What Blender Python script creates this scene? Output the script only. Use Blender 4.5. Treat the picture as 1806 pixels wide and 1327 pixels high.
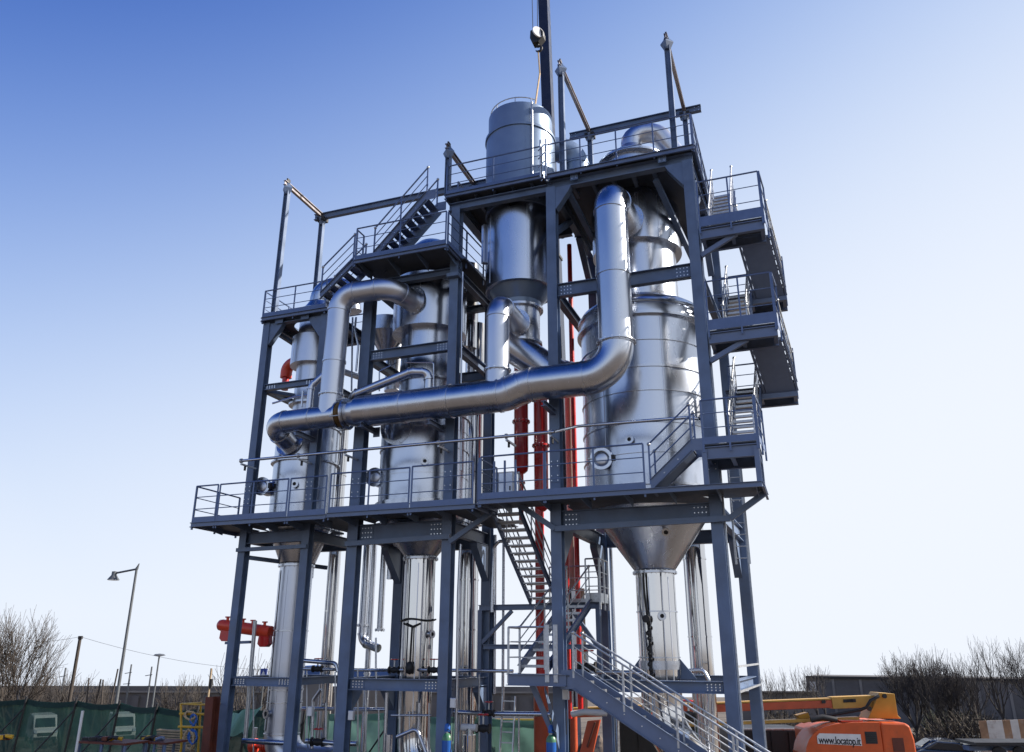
import bpy, bmesh, math, random
from mathutils import Vector as V, Matrix
random.seed(7)
R = math.radians
for o in list(bpy.data.objects): bpy.data.objects.remove(o)
S = bpy.context.scene
COL = S.collection

# ------------------------------------------------------------------ camera, sky, sun, exposure
F_PX, PITCH, YAW, ROLL = 1396.0, R(19.12), R(-20.3), R(.11)
CAM = V((0, -20, 4.2))
_fw = V((math.sin(YAW)*math.cos(PITCH), math.cos(YAW)*math.cos(PITCH), math.sin(PITCH)))
_rt = V((math.cos(YAW), -math.sin(YAW), 0)); _up = _rt.cross(_fw)
RT = _rt*math.cos(ROLL) + _up*math.sin(ROLL)
UP = -_rt*math.sin(ROLL) + _up*math.cos(ROLL)
FW = _fw
cd = bpy.data.cameras.new('camera'); cam = bpy.data.objects.new('camera', cd); COL.objects.link(cam)
cd.sensor_width = 36; cd.lens = F_PX/1806*36; cd.clip_start = .1; cd.clip_end = 6000
cam.matrix_world = Matrix((( RT.x, UP.x, -FW.x, CAM.x), (RT.y, UP.y, -FW.y, CAM.y), (RT.z, UP.z, -FW.z, CAM.z), (0, 0, 0, 1)))
S.camera = cam
SUN_AZ, SUN_EL = R(66), R(32)          # azimuth clockwise from +Y
SUN = V((math.sin(SUN_AZ)*math.cos(SUN_EL), math.cos(SUN_AZ)*math.cos(SUN_EL), math.sin(SUN_EL)))
W = bpy.data.worlds.new('World'); S.world = W; W.use_nodes = True
nt = W.node_tree; nt.nodes.clear()
wo = nt.nodes.new('ShaderNodeOutputWorld'); bg = nt.nodes.new('ShaderNodeBackground'); sk = nt.nodes.new('ShaderNodeTexSky')
sk.sky_type = 'NISHITA'; sk.sun_disc = False; sk.sun_elevation = SUN_EL; sk.sun_rotation = SUN_AZ
sk.altitude = 100; sk.air_density = 1.0; sk.dust_density = .35; sk.ozone_density = 2.0
wt = nt.nodes.new('ShaderNodeTexCoord'); wx = nt.nodes.new('ShaderNodeSeparateXYZ'); wz = nt.nodes.new('ShaderNodeMath'); wz.operation = 'MAXIMUM'; wz.inputs[1].default_value = .035; wc = nt.nodes.new('ShaderNodeCombineXYZ')
nt.links.new(wt.outputs['Generated'], wx.inputs[0]); nt.links.new(wx.outputs[0], wc.inputs[0]); nt.links.new(wx.outputs[1], wc.inputs[1]); nt.links.new(wx.outputs[2], wz.inputs[0]); nt.links.new(wz.outputs[0], wc.inputs[2]); nt.links.new(wc.outputs[0], sk.inputs['Vector'])   # the horizon's pale colour goes on below the falling land
# a thin veil of haze whitens the clear sky towards the horizon and towards the sun
def nmath(op, a, b=None, clamp=False):
    n_ = nt.nodes.new('ShaderNodeMath'); n_.operation = op; n_.use_clamp = clamp
    for i_, v_ in enumerate((a, b)):
        if v_ is None: continue
        if isinstance(v_, (int, float)): n_.inputs[i_].default_value = v_
        else: nt.links.new(v_, n_.inputs[i_])
    return n_.outputs[0]
dt = nt.nodes.new('ShaderNodeVectorMath'); dt.operation = 'DOT_PRODUCT'; dt.inputs[1].default_value = SUN
nt.links.new(wt.outputs['Generated'], dt.inputs[0])
sunward = nmath('MULTIPLY', nmath('MAXIMUM', dt.outputs['Value'], -.3), .66)
lowness = nmath('MULTIPLY', nmath('SUBTRACT', .545, wz.outputs[0]), 1.9)
vs_ = nt.nodes.new('ShaderNodeMath'); vs_.operation = 'SMOOTH_MIN'; vs_.inputs[1].default_value = 1.0; vs_.inputs[2].default_value = .8
nt.links.new(nmath('ADD', nmath('ADD', sunward, lowness), .585), vs_.inputs[0]); veil = nmath('MAXIMUM', vs_.outputs[0], 0.)
tn = nt.nodes.new('ShaderNodeSeparateColor'); cm_ = nt.nodes.new('ShaderNodeCombineColor'); nt.links.new(sk.outputs[0], tn.inputs[0])
for i_, (k_, g_, pale) in enumerate(((.08, 2.7, 4.4), (.23, 2.1, 4.65), (.54, 1.0, 5.1))):     # clear blue as graded, veil curve, pale haze
    w_ = nmath('POWER', veil, g_); blue_ = nmath('MULTIPLY', tn.outputs[i_], k_)
    nt.links.new(nmath('ADD', nmath('MULTIPLY', blue_, nmath('SUBTRACT', 1., w_)), nmath('MULTIPLY', w_, pale)), cm_.inputs[i_])
nt.links.new(cm_.outputs[0], bg.inputs['Color'])
bg.inputs['Strength'].default_value = .1
nt.links.new(bg.outputs[0], wo.inputs['Surface'])
sl = bpy.data.lights.new('sun', 'SUN'); so = bpy.data.objects.new('sun', sl); COL.objects.link(so)
sl.energy = 4.2; sl.angle = R(.53); sl.color = (1, .92, .82)
so.rotation_euler = SUN.to_track_quat('Z', 'Y').to_euler()
S.view_settings.view_transform = 'Standard'; S.view_settings.look = 'None'
S.view_settings.exposure = 1.0; S.view_settings.gamma = 1
S.render.engine = 'CYCLES'
S.cycles.max_bounces = 6; S.cycles.glossy_bounces = 4; S.cycles.transparent_max_bounces = 8
S.cycles.use_denoising = True; S.cycles.caustics_reflective = False; S.cycles.caustics_refractive = False

def ray(x, y): return FW + RT*((x-903)/F_PX) - UP*((y-663.5)/F_PX)
def at(x, y, Y):
    """survey: the point of the plane Y seen at a pixel of the 1806x1327 photograph"""
    d = ray(x, y); return CAM + d*((Y-CAM.y)/d.y)
def atZ(x, y, Z):
    d = ray(x, y); return CAM + d*((Z-CAM.z)/d.z)
def atD(x, y, D): return CAM + ray(x, y)*D

# ------------------------------------------------------------------ materials
def mat(name, col, rough=.5, metal=0., var=.12, scale=3., bump=0., bscale=20., spec=.5, rvar=.08, stretch=(1, 1, 1), dirt=0., dirtcol=(.05, .045, .04), coat=0., bdetail=4.):
    m = bpy.data.materials.new(name); m.use_nodes = True
    n = m.node_tree; b = n.nodes['Principled BSDF']; L = n.links
    b.inputs['Metallic'].default_value = metal; b.inputs['Specular IOR Level'].default_value = spec
    b.inputs['Coat Weight'].default_value = coat
    tc = n.nodes.new('ShaderNodeTexCoord'); mp = n.nodes.new('ShaderNodeMapping'); mp.inputs['Scale'].default_value = stretch
    L.new(tc.outputs['Object'], mp.inputs['Vector'])
    no = n.nodes.new('ShaderNodeTexNoise'); no.inputs['Scale'].default_value = scale; no.inputs['Detail'].default_value = 6
    L.new(mp.outputs[0], no.inputs['Vector'])
    rp = n.nodes.new('ShaderNodeMapRange'); rp.inputs[1].default_value = .3; rp.inputs[2].default_value = .7
    rp.inputs[3].default_value = 1-var; rp.inputs[4].default_value = 1+var
    L.new(no.outputs[0], rp.inputs[0])
    mx = n.nodes.new('ShaderNodeVectorMath'); mx.operation = 'SCALE'; mx.inputs[0].default_value = col[:3]
    L.new(rp.outputs[0], mx.inputs['Scale'])
    out = mx.outputs[0]
    if dirt > 0:
        n2 = n.nodes.new('ShaderNodeTexNoise'); n2.inputs['Scale'].default_value = scale*.45; n2.inputs['Detail'].default_value = 8; n2.inputs['Roughness'].default_value = .7
        L.new(mp.outputs[0], n2.inputs['Vector'])
        r2 = n.nodes.new('ShaderNodeMapRange'); r2.inputs[1].default_value = .5; r2.inputs[2].default_value = .72; r2.inputs[3].default_value = 0; r2.inputs[4].default_value = dirt
        L.new(n2.outputs[0], r2.inputs[0])
        mc = n.nodes.new('ShaderNodeMix'); mc.data_type = 'RGBA'; mc.inputs[7].default_value = (*dirtcol, 1)
        L.new(r2.outputs[0], mc.inputs[0]); L.new(out, mc.inputs[6]); out = mc.outputs[2]
    L.new(out, b.inputs['Base Color'])
    rr = n.nodes.new('ShaderNodeMapRange'); rr.inputs[1].default_value = .3; rr.inputs[2].default_value = .7
    rr.inputs[3].default_value = max(.02, rough-rvar); rr.inputs[4].default_value = min(1, rough+rvar)
    L.new(no.outputs[0], rr.inputs[0]); L.new(rr.outputs[0], b.inputs['Roughness'])
    if bump > 0:
        n3 = n.nodes.new('ShaderNodeTexNoise'); n3.inputs['Scale'].default_value = bscale; n3.inputs['Detail'].default_value = bdetail
        L.new(mp.outputs[0], n3.inputs['Vector'])
        bp = n.nodes.new('ShaderNodeBump'); bp.inputs['Strength'].default_value = 1; bp.inputs['Distance'].default_value = bump
        L.new(n3.outputs[0], bp.inputs['Height']); L.new(bp.outputs[0], b.inputs['Normal'])
    return m

M = {}
M['steel'] = mat('painted_steel', (.11, .162, .27), .42, 0, .24, 1.6, .0015, 30, dirt=.4, dirtcol=(.15, .17, .2))
M['navy'] = mat('dark_navy_paint', (.018, .022, .04), .3)
M['steel2'] = mat('painted_stair_steel', (.14, .185, .29), .42, .2, .12, 2.5, .001, 30, dirt=.25, dirtcol=(.1, .1, .1))
M['rail'] = mat('painted_tube', (.105, .155, .285), .36, .15, .12, 4)
M['galv'] = mat('galvanised_steel', (.5, .52, .54), .42, .85, .2, 14, dirt=.2, dirtcol=(.2, .2, .2))
M['grate'] = mat('deck_plate', (.065, .08, .11), .6, .1, .15, 6, .003, 60)
M['inox'] = mat('stainless_sheet', (.5, .54, .62), .25, 1, .06, 1.2, .012, 1.1, rvar=.05, stretch=(1, 1, .35), bdetail=1.5)
M['inox_soft'] = mat('brushed_stainless', (.52, .55, .61), .26, 1, .07, 2.0, .006, 1.3, rvar=.05, stretch=(1, 1, .3), bdetail=1.5)
M['inox_dull'] = mat('matt_stainless', (.55, .585, .66), .36, 1, .06, 1.5, .006, 1.2, rvar=.05, bdetail=1.)
M['inox_shiny'] = mat('polished_stainless', (.64, .63, .62), .1, 1, .05, 1.5, .01, 1.6, rvar=.04, stretch=(1, 1, .25), bdetail=1.5)
M['barrel'] = mat('grey_clad_barrel', (.19, .26, .38), .38, .4, .1, 1.4, .005, 1.5, dirt=.2, dirtcol=(.16, .18, .22))
M['dark'] = mat('dark_rubber', (.018, .018, .02), .6)
M['black'] = mat('black_sheet', (.014, .015, .018), .55, 0, .2, 2, .01, 6)
M['bolt'] = mat('zinc_bolt', (.75, .77, .8), .3, .9, .1, 20)
M['red'] = mat('red_gloss_paint', (.58, .016, .016), .3, 0, .12, 2, dirt=.15, dirtcol=(.12, .01, .01), coat=.3)
M['orange'] = mat('orange_primer', (.52, .085, .03), .4, 0, .15, 2.5, dirt=.25, dirtcol=(.25, .05, .02))
M['vermilion'] = mat('vermilion_paint', (.8, .075, .03), .35, 0, .1, 2)
M['rust'] = mat('rusty_primer', (.13, .035, .02), .7, 0, .25, 5, .004, 20)
M['yellow'] = mat('yellow_paint', (.62, .36, .02), .45, 0, .15, 5, dirt=.35, dirtcol=(.12, .08, .03))
M['beige'] = mat('beige_cladding', (.55, .44, .34), .6)
M['brass'] = mat('expansion_bellows', (.3, .2, .1), .45, .7, .2, 8)
M['blue'] = mat('blue_paint', (.015, .11, .42), .4, 0, .1, 5)
M['green'] = mat('green_shoulder', (.07, .22, .12), .45)
M['white'] = mat('white_paint', (.75, .75, .74), .4, 0, .05, 4)
M['liftorange'] = mat('lift_orange', (.64, .1, .016), .42, 0, .14, 2, coat=.0, dirt=.5, dirtcol=(.2, .06, .03))
M['liftyellow'] = mat('lift_ochre', (.55, .31, .06), .45, 0, .12, 2, dirt=.35, dirtcol=(.18, .11, .04))
M['rustwhite'] = mat('rust_stained_white_sheet', (.6, .56, .5), .6, 0, .1, 2, dirt=.95, dirtcol=(.2, .085, .035))
M['rustsheet'] = mat('rusted_sheet', (.3, .17, .09), .7, 0, .3, 2, dirt=.6, dirtcol=(.5, .44, .38))
M['wood'] = mat('weathered_wood', (.32, .24, .15), .8, 0, .3, 6, .004, 30)
M['bark'] = mat('bark', (.055, .045, .038), .9, 0, .3, 6)
M['twig'] = mat('twig', (.05, .043, .039), .9, 0, .3, 3)
M['olive'] = mat('olive_foliage', (.045, .05, .025), .9, 0, .35, 1.5)
M['brush'] = mat('dry_brush', (.06, .048, .036), .9, 0, .35, 1)
M['concrete'] = mat('concrete', (.2, .19, .18), .85, 0, .2, .3, .01, 5, dirt=.4, dirtcol=(.1, .095, .09))
M['concrete_dk'] = mat('stained_concrete', (.12, .115, .115), .85, 0, .25, .25, .01, 4, dirt=.5, dirtcol=(.06, .055, .05))
M['pole'] = mat('pole_grey', (.12, .13, .14), .5, .3)
M['earth'] = mat('bare_earth', (.16, .12, .085), .95, 0, .3, .8, .05, 5)
M['glass'] = mat('dark_glass', (.02, .025, .03), .06, 0, .1, 3, spec=.8)
M['carblue'] = mat('dark_blue_car_paint', (.02, .03, .06), .25, .3, .05, 2, coat=.6)
M['cargrey'] = mat('grey_car_paint', (.1, .105, .11), .25, .4, .05, 2, coat=.6)
M['vanwhite'] = mat('white_van_paint', (.7, .7, .7), .3, 0, .05, 2, coat=.5)
M['lamp'] = mat('headlamp_glass', (.8, .8, .8), .1, .6, .02, 2)
M['tarpblue'] = mat('blue_tarp', (.05, .12, .32), .5, 0, .15, 3)
M['sign'] = mat('sign_blue', (.015, .05, .3), .4)
M['rope'] = mat('hose_cream', (.5, .36, .2), .7)
M['pinkrail'] = mat('primer_beam', (.3, .27, .27), .35, .5)

def ground_mat():
    m = bpy.data.materials.new('yard_ground'); m.use_nodes = True
    n = m.node_tree; L = n.links; b = n.nodes['Principled BSDF']
    tc = n.nodes.new('ShaderNodeTexCoord')
    a = n.nodes.new('ShaderNodeTexNoise'); a.inputs['Scale'].default_value = .12; a.inputs['Detail'].default_value = 8
    c = n.nodes.new('ShaderNodeTexNoise'); c.inputs['Scale'].default_value = 9; c.inputs['Detail'].default_value = 5
    L.new(tc.outputs['Object'], a.inputs['Vector']); L.new(tc.outputs['Object'], c.inputs['Vector'])
    r = n.nodes.new('ShaderNodeValToRGB'); e = r.color_ramp.elements
    e[0].position = .35; e[0].color = (.075, .058, .043, 1); e[1].position = .68; e[1].color = (.17, .135, .1, 1)
    k = e.new(.5); k.color = (.12, .096, .074, 1)
    ad = n.nodes.new('ShaderNodeMath'); ad.operation = 'MULTIPLY_ADD'; ad.inputs[1].default_value = .35; 
    L.new(c.outputs[0], ad.inputs[0]); 
    sb = n.nodes.new('ShaderNodeMath'); sb.operation = 'SUBTRACT'; sb.inputs[1].default_value = .17
    L.new(a.outputs[0], sb.inputs[0]); L.new(sb.outputs[0], ad.inputs[2]); L.new(ad.outputs[0], r.inputs[0])
    L.new(r.outputs[0], b.inputs['Base Color']); b.inputs['Roughness'].default_value = .9
    bp = n.nodes.new('ShaderNodeBump'); bp.inputs['Distance'].default_value = .03; L.new(c.outputs[0], bp.inputs['Height']); L.new(bp.outputs[0], b.inputs['Normal'])
    return m
M['ground'] = ground_mat()

def net_mat():
    m = bpy.data.materials.new('green_windbreak_net'); m.use_nodes = True
    n = m.node_tree; L = n.links; out = n.nodes['Material Output']; b = n.nodes['Principled BSDF']
    tc = n.nodes.new('ShaderNodeTexCoord'); no = n.nodes.new('ShaderNodeTexNoise'); no.inputs['Scale'].default_value = 1.3; no.inputs['Detail'].default_value = 6
    L.new(tc.outputs['Object'], no.inputs['Vector'])
    cr = n.nodes.new('ShaderNodeValToRGB'); cr.color_ramp.elements[0].color = (.012, .038, .033, 1); cr.color_ramp.elements[1].color = (.022, .066, .056, 1)
    L.new(no.outputs[0], cr.inputs[0]); L.new(cr.outputs[0], b.inputs['Base Color']); b.inputs['Roughness'].default_value = .8
    tl = n.nodes.new('ShaderNodeBsdfTranslucent'); L.new(cr.outputs[0], tl.inputs['Color'])
    m1 = n.nodes.new('ShaderNodeMixShader'); m1.inputs[0].default_value = .3; L.new(b.outputs[0], m1.inputs[1]); L.new(tl.outputs[0], m1.inputs[2])
    tr = n.nodes.new('ShaderNodeBsdfTransparent'); tr.inputs['Color'].default_value = (.8, .95, .9, 1)
    m2 = n.nodes.new('ShaderNodeMixShader'); m2.inputs[0].default_value = .12; L.new(m1.outputs[0], m2.inputs[1]); L.new(tr.outputs[0], m2.inputs[2])
    L.new(m2.outputs[0], out.inputs['Surface'])
    return m
M['net'] = net_mat()
_nd = M['net'].copy(); _nd.name = 'mint_tarp'; M['net2'] = _nd
for x in _nd.node_tree.nodes:
    if x.type == 'VALTORGB': x.color_ramp.elements[0].color = (.17, .36, .3, 1); x.color_ramp.elements[1].color = (.28, .5, .42, 1)
    if x.type == 'MIX_SHADER' and x.inputs[2].links and x.inputs[2].links[0].from_node.type == 'BSDF_TRANSPARENT': x.inputs[0].default_value = .08

# ------------------------------------------------------------------ geometry helpers
ORG = {}
def thing(name, label, cat, loc=(0, 0, 0), group=None, kind=None):
    o = bpy.data.objects.new(name, None); COL.objects.link(o); o.location = loc; o.empty_display_size = .2
    o['label'] = label; o['category'] = cat
    if group: o['group'] = group
    if kind: o['kind'] = kind
    ORG[o.name] = V(loc); return o

class MB:
    def __init__(s): s.v = []; s.f = []
    def add(s, vs, fs):
        k = len(s.v); s.v += [V(x) for x in vs]; s.f += [tuple(i+k for i in f) for f in fs]; return s
    def box(s, c, size, ax=None):
        c = V(c); h = V(size)/2
        X, Y, Z = ax if ax else (V((1, 0, 0)), V((0, 1, 0)), V((0, 0, 1)))
        vs = [c + X*h.x*i + Y*h.y*j + Z*h.z*k for i in (-1, 1) for j in (-1, 1) for k in (-1, 1)]
        return s.add(vs, [(0, 1, 3, 2), (4, 6, 7, 5), (0, 4, 5, 1), (2, 3, 7, 6), (0, 2, 6, 4), (1, 5, 7, 3)])
    def prof(s, p, q, poly, up=(0, 0, 1), caps=True):
        """extrude a closed 2-D outline (u across, w along up) from p to q"""
        p, q = V(p), V(q); d = (q-p).normalized(); U = V(up); U = (U - d*U.dot(d))
        if U.length < 1e-5: U = V((1, 0, 0)) if abs(d.x) < .9 else V((0, 1, 0)); U = U - d*U.dot(d)
        U.normalize(); A = d.cross(U); n = len(poly)
        vs = [p + A*a + U*b for a, b in poly] + [q + A*a + U*b for a, b in poly]
        fs = [(i, (i+1) % n, n+(i+1) % n, n+i) for i in range(n)]
        if caps: fs += [tuple(range(n))[::-1], tuple(range(n, 2*n))]
        return s.add(vs, fs)
    def bar(s, p, q, w, h=None, up=(0, 0, 1)):
        h = h or w; return s.prof(p, q, [(-w/2, -h/2), (w/2, -h/2), (w/2, h/2), (-w/2, h/2)], up)
    def hb(s, p, q, h, b, up=(0, 0, 1), tw=.014, tf=.022):
        a, c = b/2, h/2
        return s.prof(p, q, [(-a, -c), (a, -c), (a, -c+tf), (tw/2, -c+tf), (tw/2, c-tf), (a, c-tf), (a, c), (-a, c), (-a, c-tf), (-tw/2, c-tf), (-tw/2, -c+tf), (-a, -c+tf)], up)
    def chan(s, p, q, h, b, up=(0, 0, 1), t=.014):
        c = h/2
        return s.prof(p, q, [(0, -c), (b, -c), (b, -c+t), (t, -c+t), (t, c-t), (b, c-t), (b, c), (0, c)], up)
    def tube(s, path, r, n=10, caps=True):
        path = [V(p) for p in path]; N = len(path)
        rr = r if isinstance(r, (list, tuple)) else [r]*N
        T = []
        for i in range(N):
            a = path[max(0, i-1)]; b = path[min(N-1, i+1)]; t = (b-a)
            T.append(t.normalized() if t.length > 1e-9 else V((0, 0, 1)))
        u = T[0].orthogonal().normalized()
        if abs(T[0].z) < .9: u = (V((0, 0, 1)) - T[0]*T[0].z).normalized()
        rings = []
        for i in range(N):
            u = u - T[i]*u.dot(T[i])
            u.normalize(); w = T[i].cross(u)
            rings.append([path[i] + (u*math.cos(2*math.pi*k/n) + w*math.sin(2*math.pi*k/n))*rr[i] for k in range(n)])
        vs = [p for g in rings for p in g]
        fs = [(i*n+k, i*n+(k+1) % n, (i+1)*n+(k+1) % n, (i+1)*n+k) for i in range(N-1) for k in range(n)]
        if caps: fs += [tuple(range(n))[::-1], tuple((N-1)*n+k for k in range(n))]
        return s.add(vs, fs)
    def lathe(s, c, prof, n=48, axis=(0, 0, 1), a0=0., a1=2*math.pi, close=False):
        """prof: (radius, height) pairs along axis from point c"""
        c = V(c); Z = V(axis).normalized(); X = Z.orthogonal().normalized()
        if abs(Z.z) > .999: X = V((1, 0, 0))
        Y = Z.cross(X); full = abs(a1-a0-2*math.pi) < 1e-6; m = n if full else n+1
        vs = []
        for r, h in prof:
            for k in range(m):
                t = a0+(a1-a0)*k/n; vs.append(c + Z*h + (X*math.cos(t)+Y*math.sin(t))*r)
        fs = []
        L = len(prof)
        for i in range(L-1 if not close else L):
            j = (i+1) % L
            for k in range(m if full else m-1):
                kk = (k+1) % m; fs.append((i*m+k, i*m+kk, j*m+kk, j*m+k))
        if not close:
            if prof[0][0] > 1e-4: fs.append(tuple(range(m))[::-1])
            if prof[-1][0] > 1e-4: fs.append(tuple((L-1)*m+k for k in range(m)))
        return s.add(vs, fs)
    def ring(s, c, r, h, t, n=48, axis=(0, 0, 1)):
        """flat flange ring from r-t .. r, height h centred on c"""
        return s.lathe(c, [(r, -h/2), (r, h/2), (r-t, h/2), (r-t, -h/2)], n, axis, close=True)
    def poly(s, pts, thick):
        """planar outline extruded by vector thick"""
        n = len(pts); t = V(thick); vs = [V(p) for p in pts] + [V(p)+t for p in pts]
        return s.add(vs, [tuple(range(n))[::-1], tuple(range(n, 2*n))] + [(i, (i+1) % n, n+(i+1) % n, n+i) for i in range(n)])
    def build(s, name, m, parent=None, smooth=None, label=None, kind=None, bevel=0):
        me = bpy.data.meshes.new(name); o0 = V((0, 0, 0))
        if parent is not None: o0 = ORG[parent.name]
        me.from_pydata([tuple(x-o0) for x in s.v], [], s.f)
        bm = bmesh.new(); bm.from_mesh(me); bmesh.ops.remove_doubles(bm, verts=bm.verts, dist=1e-5)
        bmesh.ops.recalc_face_normals(bm, faces=bm.faces); bm.to_mesh(me); bm.free()
        mats = m if isinstance(m, (list, tuple)) else [m]
        for q in mats: me.materials.append(M[q] if isinstance(q, str) else q)
        if smooth:
            me.shade_smooth(); me.set_sharp_from_angle(angle=R(smooth))
        o = bpy.data.objects.new(name, me); COL.objects.link(o)
        if parent is not None: o.parent = parent; ORG[o.name] = o0
        else: ORG[o.name] = o0
        if label: o['label'] = label
        if kind: o['kind'] = kind
        if bevel:
            md = o.modifiers.new('bevel', 'BEVEL'); md.width = bevel; md.segments = 2; md.limit_method = 'ANGLE'; md.angle_limit = R(40)
        return o
def tag(o, label, cat, group=None):
    o['label'] = label; o['category'] = cat
    if group: o['group'] = group
    return o
def fillet(pts, rad, n=9):
    """list of ('s', [p,q]) straights and ('e', [...]) elbow arcs along a polyline"""
    pts = [V(p) for p in pts]; out = []; cur = pts[0]
    for i in range(1, len(pts)-1):
        a, b, c = pts[i-1], pts[i], pts[i+1]; d1 = (a-b).normalized(); d2 = (c-b).normalized()
        ang = d1.angle(d2); rd = rad[i-1] if isinstance(rad, (list, tuple)) else rad
        t = rd/math.tan(ang/2); s0 = b+d1*t; s1 = b+d2*t
        cen = b + (d1+d2).normalized()*(rd/math.sin(ang/2))
        e0 = s0-cen; e1 = s1-cen; tot = e0.angle(e1); axis = e0.cross(e1).normalized()
        arc = [cen + (Matrix.Rotation(tot*k/n, 3, axis) @ e0) for k in range(n+1)]
        if (s0-cur).length > .01: out.append(('s', [cur, s0]))
        out.append(('e', arc)); cur = s1
    if (pts[-1]-cur).length > .01: out.append(('s', [cur, pts[-1]]))
    return out
def duct(root, pts, r, rad, m, n=32, bands=True, sec='pipe_section', bw=.022, bl=.06, step=0):
    for kind, p in fillet(pts, rad, 14 if r > .15 else 7):
        if kind == 's':
            L = (p[1]-p[0]).length; k = max(1, int(round(L/step))) if step else 1
            for i in range(k):
                a = p[0].lerp(p[1], i/k); b = p[0].lerp(p[1], (i+1)/k)
                MB().tube([a, b], r, n, caps=True).build(sec, m, root, 35)
                if bands and i: MB().tube([a-(b-a).normalized()*bl/2, a+(b-a).normalized()*bl/2], r+bw, n).build('band', m, root, 35)
        else:
            MB().tube(p, r, n).build('elbow', m, root, 35)
            if bands:
                for a, b in ((p[0], p[1]), (p[-1], p[-2])):
                    d = (b-a).normalized(); MB().tube([a-d*bl/2, a+d*bl/2], r+bw, n).build('band', m, root, 35)
def pipe(name, label, cat, pts, r, rad, m, n=12, group=None, **k):
    """a thin pipe that is one mesh"""
    mb = MB(); path = []
    for kind, p in fillet(pts, rad, 6): path += p
    cl = [path[0]]
    for p in path[1:]:
        if (p-cl[-1]).length > 1e-4: cl.append(p)
    mb.tube(cl, r, n); o = mb.build(name, m, None, 40); return tag(o, label, cat, group)
def bolts(parent, pts, nrm, r=.016, h=.02, m='bolt'):
    mb = MB(); nv = V(nrm)
    for p in pts: mb.tube([V(p), V(p)+nv*h], r, 6)
    o = mb.build('bolts', m, parent); o['kind'] = 'stuff'; return o
def flange(root, c, axis, r, t=.05, w=.07, nb=16, m='inox_soft', name='flange'):
    """bolted ring flange with a sub-part of bolts"""
    f = MB().lathe(c, [(r+w, -t/2), (r+w, t/2), (r-.02, t/2), (r-.02, -t/2)], 40, axis, close=True).build(name, m, root, 35)
    Z = V(axis).normalized(); X = Z.orthogonal().normalized(); Y = Z.cross(X); mb = MB()
    for k in range(nb):
        a = 2*math.pi*k/nb; p = V(c)+(X*math.cos(a)+Y*math.sin(a))*(r+w*.55); mb.tube([p-Z*(t/2+.022), p+Z*(t/2+.022)], .014, 6)
    o = mb.build('bolts', 'bolt', f); o['kind'] = 'stuff'; return f

def railing(root, p, q, h=1.03, nposts=3, toe=.16, ends=(1, 1), m='rail', off=(0, 0, 0), mids=(.36, .69), toe_z=.0, ptop=0):
    """guard rail between two deck-edge points: top rail (part) > mid rails, posts, toe board"""
    p, q = V(p)+V(off), V(q)+V(off); Z = V((0, 0, 1)); d = (q-p)
    top = MB().tube([p+Z*h, q+Z*h], .024, 8).build('guard_rail', m, root, 40)
    for f in mids: MB().tube([p+Z*h*f, q+Z*h*f], .014, 6).build('mid_rail', m, top, 40)
    for i in range(nposts):
        t = i/(nposts-1) if nposts > 1 else .5
        if (i == 0 and not ends[0]) or (i == nposts-1 and not ends[1]): continue
        b = p.lerp(q, t); MB().bar(b+Z*(-.2), b+Z*(h+ptop), .045, .02 if abs(d.x) > abs(d.y) else .045, up=(0, 1, 0)).build('post', m, top)
    if toe:
        MB().bar(p+Z*(toe_z+toe/2), q+Z*(toe_z+toe/2), .012, toe).build('toe_board', m, top)
    return top
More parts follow.
